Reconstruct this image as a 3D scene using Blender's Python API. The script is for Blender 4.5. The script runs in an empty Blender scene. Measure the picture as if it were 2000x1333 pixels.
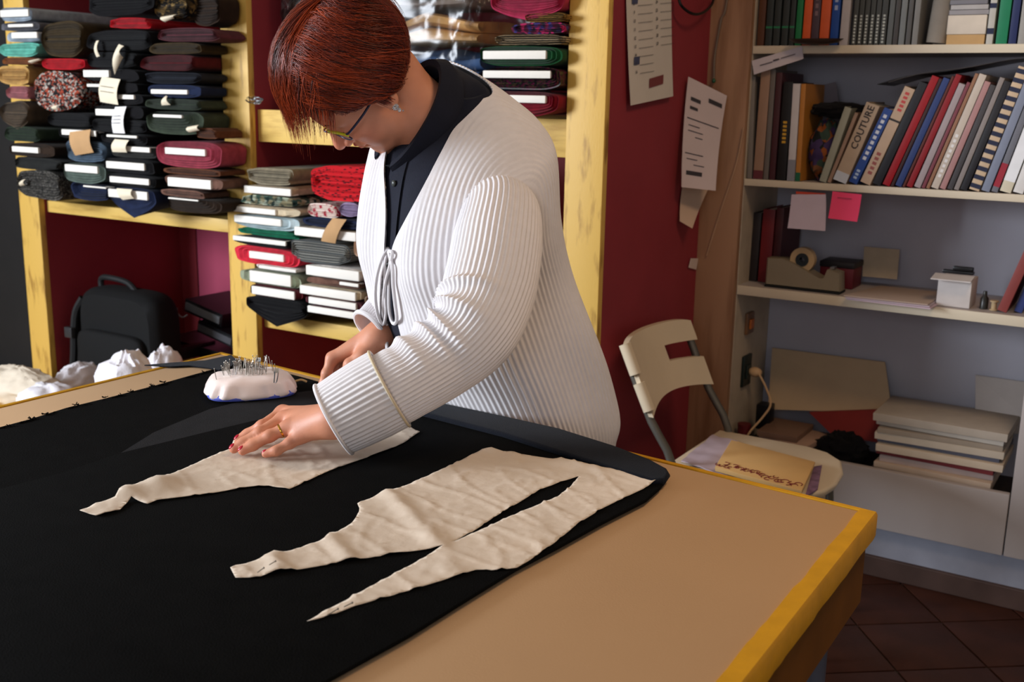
import bpy, bmesh, math, random
import numpy as np
from mathutils import Vector, Matrix, noise, geometry
rnd = random.Random(7)
SC = bpy.context.scene
COL = SC.collection
# ---------------------------------------------------------------- camera
CAM_H = 1.38
FPX = 2110.0
cam_d = bpy.data.cameras.new('camera'); cam = bpy.data.objects.new('camera', cam_d); COL.objects.link(cam)
cam_d.sensor_width = 36.0; cam_d.lens = FPX * 36.0 / 2000.0; cam_d.clip_start = 0.02
_p, _y, _r = math.radians(12.77), math.radians(31.82), math.radians(-1.12)
_f = np.array([-math.sin(_y) * math.cos(_p), math.cos(_y) * math.cos(_p), -math.sin(_p)])
_x = np.array([math.cos(_y), math.sin(_y), 0.0]); _d = np.cross(_f, _x)
CX = math.cos(_r) * _x + math.sin(_r) * _d          # image right
CD = -math.sin(_r) * _x + math.cos(_r) * _d         # image down
CF = _f                                             # forward
MR = np.array([CX, CD, CF])
CC = np.array([0.0, 0.0, CAM_H])
m4 = Matrix(((CX[0], -CD[0], -CF[0], 0), (CX[1], -CD[1], -CF[1], 0), (CX[2], -CD[2], -CF[2], CAM_H), (0, 0, 0, 1)))
cam.matrix_world = m4
cam_d.dof.use_dof = True; cam_d.dof.focus_distance = 1.75; cam_d.dof.aperture_fstop = 7.0
SC.camera = cam
# ---------------------------------------------------------------- colour management
SC.view_settings.view_transform = 'Standard'; SC.view_settings.look = 'None'
SC.view_settings.gamma = 1.0; SC.view_settings.use_curve_mapping = False
SC.view_settings.exposure = 0.0
# ---------------------------------------------------------------- world and lights
W = bpy.data.worlds.new('world'); SC.world = W; W.use_nodes = True
W.node_tree.nodes['Background'].inputs[0].default_value = (0.55, 0.72, 1.0, 1)
W.node_tree.nodes['Background'].inputs[1].default_value = 0.6
def area_light(name, loc, target, sx, sy, power, col):
    l = bpy.data.lights.new(name, 'AREA'); l.shape = 'RECTANGLE'; l.size = sx; l.size_y = sy
    l.energy = power; l.color = col
    o = bpy.data.objects.new(name, l); COL.objects.link(o); o.location = loc
    o.rotation_euler = (Vector(target) - Vector(loc)).to_track_quat('-Z', 'Y').to_euler()
    return o
area_light('window_daylight', (-4.35, -1.05, 1.75), (-0.9, 2.0, 1.0), 1.5, 1.3, 260, (0.84, 0.91, 1.0))
area_light('front_fill_light', (0.3, -2.2, 1.75), (-0.3, 3.0, 0.9), 1.3, 1.3, 20, (0.95, 0.94, 1.0))  # unseen fill light, added to brighten the bookcase
area_light('ceiling_lamp_light', (0.1, 1.75, 2.66), (-0.1, 1.75, 0.0), 0.5, 0.5, 15, (1.0, 0.70, 0.44))

# ---------------------------------------------------------------- helpers: rays
def ray(px, py):
    return MR.T @ np.array([(px - 1000) / FPX, (py - 666.5) / FPX, 1.0])
def P(px, py, ax, v):
    d = ray(px, py); return CC + d * ((v - CC[ax]) / d[ax])
def Q(px, py, dep):
    return CC + ray(px, py) * dep
def proj(p):
    q = MR @ (np.asarray(p) - CC); return 1000 + FPX * q[0] / q[2], 666.5 + FPX * q[1] / q[2]
# ---------------------------------------------------------------- helpers: materials
def lin(c):
    return tuple(((v / 255.0) / 12.92 if v / 255.0 <= 0.04045 else ((v / 255.0 + 0.055) / 1.055) ** 2.4) for v in c)
_mc = {}
def mat(name, rgb, rough=0.8, var=0.12, scale=12.0, bump=0.0, bscale=150.0, metal=0.0, rgb2=None, thr=None,
        sheen=0.0, spec=0.3, stretch=(1, 1, 1), coord='Object', attr=None, alpha=1.0, trans=0.0, rawrgb=None):
    key = name
    if key in _mc: return _mc[key]
    m = bpy.data.materials.new(name); m.use_nodes = True
    nt = m.node_tree; b = nt.nodes['Principled BSDF']; N = nt.nodes.new; L = nt.links.new
    c = lin(rgb)
    b.inputs['Roughness'].default_value = rough; b.inputs['Metallic'].default_value = metal
    b.inputs['Specular IOR Level'].default_value = spec
    if sheen: b.inputs['Sheen Weight'].default_value = sheen
    if trans: b.inputs['Transmission Weight'].default_value = trans
    if alpha < 1: b.inputs['Alpha'].default_value = alpha
    tc = N('ShaderNodeTexCoord'); mp = N('ShaderNodeMapping'); mp.inputs['Scale'].default_value = stretch
    L(tc.outputs[coord], mp.inputs['Vector'])
    nz = N('ShaderNodeTexNoise'); nz.inputs['Scale'].default_value = scale; nz.inputs['Detail'].default_value = 5
    L(mp.outputs[0], nz.inputs['Vector'])
    rp = N('ShaderNodeValToRGB')
    if rgb2 is None:
        rp.color_ramp.elements[0].color = tuple(v * (1 - var) for v in c) + (1,)
        rp.color_ramp.elements[1].color = tuple(min(1, v * (1 + var)) for v in c) + (1,)
        rp.color_ramp.elements[0].position = 0.3; rp.color_ramp.elements[1].position = 0.7
    else:
        rp.color_ramp.elements[0].color = lin(rgb2) + (1,); rp.color_ramp.elements[1].color = c + (1,)
        t = thr or (0.4, 0.6)
        rp.color_ramp.elements[0].position = t[0]; rp.color_ramp.elements[1].position = t[1]
    L(nz.outputs['Fac'], rp.inputs[0])
    out = rp.outputs[0]
    if attr:
        at = N('ShaderNodeAttribute'); at.attribute_name = attr
        mx = N('ShaderNodeMix'); mx.data_type = 'RGBA'; mx.blend_type = 'MULTIPLY'; mx.inputs[0].default_value = 1
        L(out, mx.inputs[6]); L(at.outputs['Color'], mx.inputs[7]); out = mx.outputs[2]
    L(out, b.inputs['Base Color'])
    if bump:
        n2 = N('ShaderNodeTexNoise'); n2.inputs['Scale'].default_value = bscale; n2.inputs['Detail'].default_value = 3
        L(mp.outputs[0], n2.inputs['Vector'])
        bp = N('ShaderNodeBump'); bp.inputs['Strength'].default_value = bump; bp.inputs['Distance'].default_value = 0.004
        L(n2.outputs['Fac'], bp.inputs['Height']); L(bp.outputs[0], b.inputs['Normal'])
    _mc[key] = m
    return m
def patmat(name, kind, cols, scale=60.0, rough=0.9):
    """woven or printed cloth: check, dots, stripe, tweed"""
    if name in _mc: return _mc[name]
    m = bpy.data.materials.new(name); m.use_nodes = True
    nt = m.node_tree; b = nt.nodes['Principled BSDF']; N = nt.nodes.new; L = nt.links.new
    b.inputs['Roughness'].default_value = rough; b.inputs['Specular IOR Level'].default_value = 0.2
    tc = N('ShaderNodeTexCoord')
    def rgb(c):
        n = N('ShaderNodeRGB'); n.outputs[0].default_value = lin(c) + (1,); return n.outputs[0]
    def mix(f, a, c):
        x = N('ShaderNodeMix'); x.data_type = 'RGBA'; L(f, x.inputs[0]); L(a, x.inputs[6]); L(c, x.inputs[7]); return x.outputs[2]
    def step(v, t0, t1):
        r = N('ShaderNodeMapRange'); r.inputs[1].default_value = t0; r.inputs[2].default_value = t1; L(v, r.inputs[0]); return r.outputs[0]
    def wave(axis, sc, dist=0.0):
        w = N('ShaderNodeTexWave'); w.bands_direction = axis; w.inputs['Scale'].default_value = sc
        w.inputs['Distortion'].default_value = dist; w.inputs['Detail'].default_value = 1
        L(tc.outputs['Object'], w.inputs['Vector']); return w.outputs['Fac']
    a = rgb(cols[0])
    if kind == 'check':
        o = mix(step(wave('X', scale), .5, .6), a, rgb(cols[1])); o = mix(step(wave('Z', scale), .5, .6), o, rgb(cols[2 % len(cols)]))
        o = mix(step(wave('Y', scale), .55, .7), o, rgb(cols[1]))
    elif kind == 'stripe':
        o = mix(step(wave('Z', scale, 2.0), .5, .6), a, rgb(cols[1]))
        if len(cols) > 2: o = mix(step(wave('Z', scale * .37, 3.0), .6, .7), o, rgb(cols[2]))
    elif kind == 'dots':
        v = N('ShaderNodeTexVoronoi'); v.inputs['Scale'].default_value = scale; L(tc.outputs['Object'], v.inputs['Vector'])
        o = mix(step(v.outputs['Distance'], .42, .36), a, rgb(cols[1]))
    elif kind == 'dash':
        mp = N('ShaderNodeMapping'); mp.inputs['Scale'].default_value = (1, 1, 3.2); mp.inputs['Rotation'].default_value = (.2, .5, .4)
        L(tc.outputs['Object'], mp.inputs['Vector'])
        v = N('ShaderNodeTexVoronoi'); v.inputs['Scale'].default_value = scale; L(mp.outputs[0], v.inputs['Vector'])
        o = mix(step(v.outputs['Distance'], .36, .3), a, rgb(cols[1]))
    else:  # tweed / multicolour
        v = N('ShaderNodeTexVoronoi'); v.inputs['Scale'].default_value = scale; L(tc.outputs['Object'], v.inputs['Vector'])
        s = N('ShaderNodeSeparateColor'); L(v.outputs['Color'], s.inputs[0])
        o = mix(step(s.outputs[0], .45, .5), a, rgb(cols[1]))
        for k, c in enumerate(cols[2:]): o = mix(step(s.outputs[1 + k % 2], .62 + .1 * k, .66 + .1 * k), o, rgb(c))
    L(o, b.inputs['Base Color'])
    _mc[name] = m
    return m
# ---------------------------------------------------------------- helpers: meshes
class MB:
    def __init__(s): s.v = []; s.f = []; s.m = []
    def add(s, vs, fs, mi=0):
        b = len(s.v); s.v += [tuple(float(c) for c in p) for p in vs]; s.f += [tuple(i + b for i in f) for f in fs]; s.m += [mi] * len(fs); return s
    def box(s, lo, hi, bev=0.0, mi=0):
        (x0, y0, z0), (x1, y1, z1) = lo, hi
        if bev <= 0:
            vs = [(x, y, z) for x in (x0, x1) for y in (y0, y1) for z in (z0, z1)]
            return s.add(vs, [(0, 1, 3, 2), (4, 6, 7, 5), (0, 4, 5, 1), (2, 3, 7, 6), (0, 2, 6, 4), (1, 5, 7, 3)], mi)
        bm = bmesh.new(); bmesh.ops.create_cube(bm, size=1.0)
        for v in bm.verts: v.co = Vector(((x0 + x1) / 2 + v.co.x * (x1 - x0), (y0 + y1) / 2 + v.co.y * (y1 - y0), (z0 + z1) / 2 + v.co.z * (z1 - z0)))
        bmesh.ops.bevel(bm, geom=bm.edges[:], offset=bev, segments=2, affect='EDGES', profile=0.6)
        bm.verts.index_update()
        s.add([v.co for v in bm.verts], [[v.index for v in f.verts] for f in bm.faces], mi); bm.free(); return s
    def obox(s, c, ax, ay, az, mi=0):
        """oriented box: centre and three half-axis vectors"""
        c, ax, ay, az = map(np.asarray, (c, ax, ay, az))
        vs = [c + i * ax + j * ay + k * az for i in (-1, 1) for j in (-1, 1) for k in (-1, 1)]
        return s.add(vs, [(0, 1, 3, 2), (4, 6, 7, 5), (0, 4, 5, 1), (2, 3, 7, 6), (0, 2, 6, 4), (1, 5, 7, 3)], mi)
    def tube(s, pts, r, n=10, caps=True, mi=0, squash=None):
        pts = [np.asarray(p, float) for p in pts]; k = len(pts)
        rs = r if hasattr(r, '__len__') else [r] * k
        t0 = pts[1] - pts[0]; t0 = t0 / np.linalg.norm(t0)
        a = np.cross(t0, (0, 0, 1)) if abs(t0[2]) < .9 else np.cross(t0, (1, 0, 0)); a /= np.linalg.norm(a)
        vs = []
        for i in range(k):
            t = pts[min(i + 1, k - 1)] - pts[max(i - 1, 0)]; t = t / max(np.linalg.norm(t), 1e-9)
            a = a - t * (a @ t); a /= max(np.linalg.norm(a), 1e-9); b = np.cross(t, a)
            for j in range(n):
                w = 2 * math.pi * j / n; vs.append(pts[i] + rs[i] * (math.cos(w) * a + math.sin(w) * b))
        fs = [(i * n + j, i * n + (j + 1) % n, (i + 1) * n + (j + 1) % n, (i + 1) * n + j) for i in range(k - 1) for j in range(n)]
        if caps: fs += [tuple(range(n - 1, -1, -1)), tuple(range((k - 1) * n, k * n))]
        return s.add(vs, fs, mi)
    def loft(s, rings, closed=True, cap0=True, cap1=True, mi=0):
        n = len(rings[0]); vs = [p for r in rings for p in r]; fs = []
        for i in range(len(rings) - 1):
            for j in range(n if closed else n - 1):
                fs.append((i * n + j, i * n + (j + 1) % n, (i + 1) * n + (j + 1) % n, (i + 1) * n + j))
        if cap0: fs.append(tuple(range(n - 1, -1, -1)))
        if cap1: fs.append(tuple(range((len(rings) - 1) * n, len(rings) * n)))
        return s.add(vs, fs, mi)
    def ellipsoid(s, c, r, nu=16, nv=10, mi=0, axes=None):
        A = np.eye(3) if axes is None else np.asarray(axes)
        rings = []
        for i in range(nv + 1):
            ph = math.pi * i / nv
            ph = min(max(ph, .02), math.pi - .02)
            rings.append([np.asarray(c) + A.T @ np.array([r[0] * math.sin(ph) * math.cos(2 * math.pi * j / nu), r[1] * math.sin(ph) * math.sin(2 * math.pi * j / nu), -r[2] * math.cos(ph)]) for j in range(nu)])
        return s.loft(rings, mi=mi)
    def slab(s, poly, z0, th, bev=0.002, mi=0, segs=3):
        """flat piece cut to an outline (list of xy), with rounded rim"""
        rings = []
        n = len(poly); pl = np.array(poly)
        area = sum(pl[i][0] * pl[(i + 1) % n][1] - pl[(i + 1) % n][0] * pl[i][1] for i in range(n))
        if area < 0: pl = pl[::-1]
        nx = []
        for i in range(n):
            e0 = pl[i] - pl[i - 1]; e1 = pl[(i + 1) % n] - pl[i]
            a = np.array([e0[1], -e0[0]]) / max(np.linalg.norm(e0), 1e-9); c = np.array([e1[1], -e1[0]]) / max(np.linalg.norm(e1), 1e-9)
            v = a + c; nx.append(v / max(np.linalg.norm(v), 0.3))
        nx = np.array(nx)
        prof = [(-bev * .6, 0.0)] + [(-bev + bev * math.cos(t), th - bev + bev * math.sin(t)) for t in np.linspace(0, math.pi / 2, segs)] if th > bev else [(0, 0), (0, th)]
        for o, h in prof:
            q = pl + nx * o; rings.append([(p[0], p[1], z0 + h) for p in q])
        s.loft(rings, cap0=True, cap1=False, mi=mi)
        tri = geometry.tessellate_polygon([[Vector((p[0], p[1], 0)) for p in rings[-1]]])
        b = len(s.v) - n
        s.f += [tuple(b + i for i in t) for t in tri]; s.m += [mi] * len(tri)
        return s
def mesh_obj(name, mb, mats, smooth=True, angle=40):
    me = bpy.data.meshes.new(name)
    me.from_pydata(mb.v, [], mb.f)
    for m in (mats if isinstance(mats, (list, tuple)) else [mats]): me.materials.append(m)
    if any(mb.m): me.polygons.foreach_set('material_index', mb.m)
    bm = bmesh.new(); bm.from_mesh(me); bmesh.ops.recalc_face_normals(bm, faces=bm.faces[:]); bm.to_mesh(me); bm.free()
    if smooth:
        me.polygons.foreach_set('use_smooth', [True] * len(me.polygons))
        if angle: me.set_sharp_from_angle(angle=math.radians(angle))
    me.update()
    o = bpy.data.objects.new(name, me); COL.objects.link(o)
    return o
def wloc(o):
    M = Matrix.Identity(4)
    while o is not None: M = o.matrix_basis @ M; o = o.parent
    return M
def thing(name, label, cat, loc, group=None, rot=None):
    o = bpy.data.objects.new(name, None); COL.objects.link(o); o.location = tuple(float(c) for c in loc); o.empty_display_size = .05
    if rot is not None: o.rotation_euler = rot
    o['label'] = label; o['category'] = cat
    if group: o['group'] = group
    return o
def part(name, mb, mats, root, local=False, label=None, smooth=True, angle=40, stuff=False):
    if not local:
        inv = wloc(root).inverted(); mb.v = [tuple(inv @ Vector(p)) for p in mb.v]
    o = mesh_obj(name, mb, mats, smooth, angle); o.parent = root
    if label: o['label'] = label
    if stuff: o['kind'] = 'stuff'
    return o
def solo(name, label, cat, mb, mats, group=None, smooth=True, angle=40):
    a = np.array(mb.v); c = np.array([(a[:, 0].min() + a[:, 0].max()) / 2, (a[:, 1].min() + a[:, 1].max()) / 2, a[:, 2].min()])
    mb.v = [tuple(p) for p in a - c]
    o = mesh_obj(name, mb, mats, smooth, angle); o.location = tuple(float(x) for x in c)
    o['label'] = label; o['category'] = cat
    if group: o['group'] = group
    return o
def struct(name, mb, mats, smooth=False):
    o = mesh_obj(name, mb, mats, smooth); o['kind'] = 'structure'; return o
def grid_sheet(poly, holes=(), step=0.01, zf=None, jitter=.25):
    """triangulated sheet inside an outline with optional holes; zf(x,y) gives height -> (verts, faces)"""
    def dens(pl):
        out = []
        for i in range(len(pl)):
            a, b = np.array(pl[i]), np.array(pl[(i + 1) % len(pl)]); k = max(1, int(np.linalg.norm(b - a) / step))
            out += [a + (b - a) * t / k for t in range(k)]
        return out
    pts = []; edges = []
    for pl in [poly] + list(holes):
        d = dens(pl); b = len(pts); pts += d; edges += [(b + i, b + (i + 1) % len(d)) for i in range(len(d))]
    a = np.array(pts); lo = a.min(0); hi = a.max(0); rr = random.Random(3)
    def inside(p, pl):
        c = False; n = len(pl)
        for i in range(n):
            x1, y1 = pl[i]; x2, y2 = pl[(i + 1) % n]
            if (y1 > p[1]) != (y2 > p[1]) and p[0] < (x2 - x1) * (p[1] - y1) / (y2 - y1) + x1: c = not c
        return c
    y = lo[1]; row = 0
    while y < hi[1]:
        x = lo[0] + (row % 2) * step / 2
        while x < hi[0]:
            q = (x + rr.uniform(-jitter, jitter) * step, y + rr.uniform(-jitter, jitter) * step)
            if inside(q, poly) and not any(inside(q, h) for h in holes): pts.append(np.array(q))
            x += step
        y += step * .87; row += 1
    r = geometry.delaunay_2d_cdt([Vector((float(p[0]), float(p[1]))) for p in pts], edges, [], 1, 1e-6)
    vs = r[0]; fs = []
    for f in r[2]:
        cx = sum(vs[i].x for i in f) / len(f); cy = sum(vs[i].y for i in f) / len(f)
        if inside((cx, cy), poly) and not any(inside((cx, cy), h) for h in holes): fs.append(tuple(f))
    return [(v.x, v.y, zf(v.x, v.y) if zf else 0.0) for v in vs], fs
def sheet_mb(vs, fs, th):
    """give a sheet thickness (downwards)"""
    mb = MB(); n = len(vs); cnt = {}
    for f in fs:
        for i in range(len(f)):
            e = (f[i], f[(i + 1) % len(f)]); k = tuple(sorted(e)); cnt.setdefault(k, []).append(e)
    v2 = list(vs) + [(x, y, z - th) for x, y, z in vs]
    f2 = list(fs) + [tuple(i + n for i in reversed(f)) for f in fs]
    for k, e in cnt.items():
        if len(e) == 1: a, b = e[0]; f2.append((b, a, a + n, b + n))
    mb.add(v2, f2); return mb
def resample(pts, n):
    """Catmull-Rom through points"""
    p = [np.asarray(q, float) for q in pts]; p = [2 * p[0] - p[1]] + p + [2 * p[-1] - p[-2]]; out = []
    segs = len(p) - 3
    for i in range(n):
        u = i / (n - 1) * segs; k = min(int(u), segs - 1); t = u - k
        a, b, c, d = p[k:k + 4]
        out.append(.5 * ((2 * b) + (c - a) * t + (2 * a - 5 * b + 4 * c - d) * t * t + (3 * b - a - 3 * c + d) * t ** 3))
    return out
_fc = {}
def text_mesh(body, size, bold=False):
    cu = bpy.data.curves.new('text', 'FONT'); cu.body = body; cu.size = size; cu.align_x = 'CENTER'; cu.align_y = 'CENTER'; cu.resolution_u = 2
    if bold: cu.offset = size * .02
    o = bpy.data.objects.new('text', cu); COL.objects.link(o)
    dg = bpy.context.evaluated_depsgraph_get(); me = bpy.data.meshes.new_from_object(o.evaluated_get(dg))
    vs = [tuple(v.co) for v in me.vertices]; fs = [tuple(p.vertices) for p in me.polygons]
    bpy.data.objects.remove(o); bpy.data.curves.remove(cu); bpy.data.meshes.remove(me)
    return vs, fs
def add_text(mb, body, size, org, ux, uy, bold=False, off=0.0):
    vs, fs = text_mesh(body, size, bold); o, ux, uy = np.asarray(org, float), np.asarray(ux, float), np.asarray(uy, float)
    n = np.cross(ux, uy)
    mb.add([o + v[0] * ux + v[1] * uy + n * off for v in vs], fs); return mb
# ================================================================ SETTING
TH = 0.81
YU, YB, YBACK = 2.45, 3.12, 3.44
RX, RY0, RX0 = 2.2, -2.3, -4.45
plaster = mat('wall_paint', (168, 166, 176), .55, .05, 6, .05, 60, spec=.5)
plaster_side = mat('wall_paint_plain', (176, 168, 156), .9, .05, 4)
terracotta = mat('terracotta', (60, 31, 21), .45, .25, 9, .15, 40)
grout = mat('grout', (58, 46, 38), .95, .1)
fl = MB().box((RX0 - .1, RY0 - .1, -.12), (RX + .1, YBACK + .1, -.006)); floor = struct('floor', fl, grout)
tile_me = None
a45 = math.radians(38)
for i in range(-26, 27):
    for j in range(-26, 27):
        S = .24
        x = (i * math.cos(a45) - j * math.sin(a45)) * S; y = 2.2 + (i * math.sin(a45) + j * math.cos(a45)) * S
        if not (-1.9 < x < 1.6 and .9 < y < 3.3): continue
        if tile_me is None:
            t = MB().box((-S / 2 + .003, -S / 2 + .003, -.011), (S / 2 - .003, S / 2 - .003, -.0005), .002)
            o = mesh_obj('tile', t, terracotta, True); tile_me = o.data
        else:
            o = bpy.data.objects.new('tile', tile_me); COL.objects.link(o)
        o.location = (x, y, 0); o.rotation_euler = (0, 0, a45); o.parent = floor
struct('ceiling', MB().box((RX0 - .1, RY0 - .1, 2.75), (RX + .1, YBACK + .1, 2.85)), plaster_side)
struct('wall_back', MB().box((RX0 - .1, YBACK, -.1), (RX + .1, YBACK + .1, 2.8)), plaster)
struct('wall_right', MB().box((RX, RY0, -.1), (RX + .1, YBACK, 2.8)), plaster_side)
wz0, wz1 = .95, 2.55
def win(axis, a0, a1, name, wall):
    # wall with an opening and a white window frame
    w = MB(); f = MB()
    def bx(mb, u0, u1, z0, z1, t0, t1):
        if axis == 'x': mb.box((u0, t0, z0), (u1, t1, z1))
        else: mb.box((t0, u0, z0), (t1, u1, z1))
    if axis == 'x': lo_, hi_, t0, t1 = RX0, RX, RY0 - .1, RY0
    else: lo_, hi_, t0, t1 = RY0, YBACK, RX0 - .1, RX0
    bx(w, lo_, a0, -.1, 2.8, t0, t1); bx(w, a1, hi_, -.1, 2.8, t0, t1); bx(w, a0, a1, -.1, wz0, t0, t1); bx(w, a0, a1, wz1, 2.8, t0, t1)
    struct(wall, w, plaster_side); m = (a0 + a1) / 2; t0 += .02; t1 = t0 + .05
    for u0, u1, z0, z1 in ((a0, a0 + .06, wz0, wz1), (a1 - .06, a1, wz0, wz1), (a0, a1, wz0, wz0 + .06), (a0, a1, wz1 - .06, wz1), (m - .03, m + .03, wz0, wz1)): bx(f, u0, u1, z0, z1, t0, t1)
    struct(name, f, mat('window_white', (225, 222, 215), .5))
win('y', -2.1, 0.0, 'window_1', 'wall_left'); win('x', -.4, 1.0, 'added_window_2', 'wall_front')  # the front wall opening is added to go with the bookcase fill
lampb = thing('ceiling_lamp', 'round white ceiling lamp above the chair side of the table', 'lamp', (.1, 1.75, 2.69))
part('housing', MB().tube([(.1, 1.75, 2.75), (.1, 1.75, 2.69)], .36, 32), mat('lamp_white', (230, 226, 218), .5), lampb)
# dark door beside the fabric shelves
door = struct('door_1', MB().box((-4.43, 2.47, 0), (-3.72, 2.53, 2.2)), mat('dark_door', (22, 19, 18), .8))
# ================================================================ YELLOW FABRIC SHELVING
gold = mat('gold_paint', (214, 172, 84), .5, .1, 7, .12, 60, rgb2=(150, 108, 46), thr=(.30, .46), stretch=(5, 5, 1.0), spec=.35)
gold_lip = mat('gold_paint_shelf', (214, 176, 92), .5, .1, 7, .1, 60, rgb2=(186, 146, 70), thr=(.3, .5), stretch=(1, 5, 6), spec=.35)
wine = mat('wine_paint', (140, 46, 54), .6, .08, 5, .05, 80, spec=.3)
unit = thing('fabric_shelving', 'yellow and wine red wooden shelving full of fabric behind the woman', 'shelf', (-2.47, YU, 0))
PX = [(-3.69, -3.575), (-2.60, -2.487), (-1.371, -1.261)]
ZT = 2.3
for k, (x0, x1) in enumerate(PX):
    part('post', MB().box((x0, YU, 0), (x1, YU + .025, ZT), .003), gold, unit)
    part('divider_panel', MB().box((x0 + .004, YU + .025, 0), (x1 - .001, 3.10, ZT)), wine, unit)
def shelf(x0, x1, zt, lip):
    part('shelf', MB().box((x0, YU + .035, zt - lip), (x1, YU + .06, zt), .002).box((x0, YU + .06, zt - .022), (x1, 3.09, zt - .001)), gold_lip, unit)
LX0, LX1, MX0, MX1 = -3.575, -2.60, -2.487, -1.371
shelf(LX0, LX1, .972, .042); shelf(LX0, LX1, 1.86, .04); shelf(LX0, LX1, .262, .05)
shelf(MX0, MX1, .682, .047); shelf(MX0, MX1, 1.325, .098); shelf(MX0, MX1, 1.95, .05); shelf(MX0, MX1, .12, .05)
jx = P(384, 500, 1, 3.09)[0]
part('back_panel', MB().box((PX[0][0], 3.10, 0), (jx - .012, 3.12, ZT)), wine, unit)
part('back_panel', MB().box((jx + .012, 3.085, 0), (LX1, 3.105, ZT)), mat('wine_paint_bright', (166, 66, 92), .6, .06, 5), unit)  # brighter, pinker panel right of the joint
part('back_panel', MB().box((LX1, 3.10, 0), (PX[2][1], 3.12, ZT)), wine, unit)
part('top_board', MB().box((PX[0][0], YU, ZT), (PX[2][1], 3.12, ZT + .03)), gold, unit)
# ================================================================ BUILT-IN BOOKCASE
pine = mat('pine_board', (164, 124, 94), .55, .1, 3, .05, 40, rgb2=(122, 84, 58), thr=(.3, .55), stretch=(6, 6, .6), spec=.3)
cream = mat('cream_laminate', (206, 192, 168), .45, .05, 5, spec=.4)
white_panel = mat('white_laminate', (174, 164, 160), .5, .04, 4, spec=.4)
bc = thing('bookcase', 'built-in white bookcase with cream shelf edges right of the red panel', 'bookcase', (-.3, YB, 0))
BX0, BX1 = -1.133, .75
part('pine_upright', MB().box((-1.262, YB - .02, 0), (-1.135, YB + .005, 2.5), .004), pine, bc)
part('side_panel', MB().box((-1.24, YB + .005, 0), (BX0, YBACK - .002, 2.5)), mat('side_panel_paint', (176, 160, 140), .6), bc)
for zt, th in ((1.536, .022), (1.154, .02), (.832, .028), (1.93, .022)):
    part('shelf_board', MB().box((BX0, YB, zt - th), (BX1, YB + .006, zt), .001, 0).box((BX0, YB + .006, zt - th + .001), (BX1, YBACK - .002, zt - .0005), 0, 1), [cream, white_panel], bc)
part('counter', MB().box((BX0, YB + .02, .262), (BX1, YBACK - .002, .285)), mat('counter_dark', (60, 50, 44), .7), bc)
part('front_panel', MB().box((-.80, YB - .005, .155), (-.312, YB + .018, .336), .004), white_panel, bc)
part('front_panel', MB().box((BX0, YB + .002, .10), (-.803, YB + .018, .33), .004), mat('side_panel_paint', (176, 160, 140)), bc)
part('jamb', MB().box((-.309, YB - .004, .155), (-.20, YB + .02, .803), .004), white_panel, bc)
part('lower_panel', MB().box((BX0, YB + .02, .0), (BX1, YB + .035, .262)), mat('pale_blue_paint', (140, 142, 154), .5), bc)
struct('baseboard_back', MB().box((BX0, YB + .005, 0), (BX1 + 1.4, YB + .02, .062), .003), mat('brown_skirting', (74, 56, 50), .5, .2, 10))
# ================================================================ FABRIC BOLTS
board_m = mat('bolt_board', (232, 226, 216), .8, .05, 8)
tag_m = mat('paper_tag_card', (226, 212, 186), .8, .05, 20)
kraft = mat('kraft_paper', (182, 142, 98), .8, .08, 20)
ink = mat('dark_ink', (60, 55, 58), .8, .02)
def cl(name, rgb, sheen=0.03, **k): return mat('cloth_' + name, rgb, .92, .22, 45, .25, 300, sheen=sheen, spec=.12, **k)
def superel(n, p, seed, amp):
    r = random.Random(seed); ph = [r.uniform(0, 6.28) for _ in range(4)]; out = []
    for i in range(n):
        t = 2 * math.pi * i / n; c, s = math.cos(t), math.sin(t)
        x = math.copysign(abs(c) ** (2 / p), c); z = math.copysign(abs(s) ** (2 / p), s)
        d = 1 + amp * (math.sin(2 * t + ph[0]) * .5 + math.sin(3 * t + ph[1]) * .5 + math.sin(7 * t + ph[2]) * .25)
        out.append((x * d, z * d))
    return out
_bs = [100]
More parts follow.
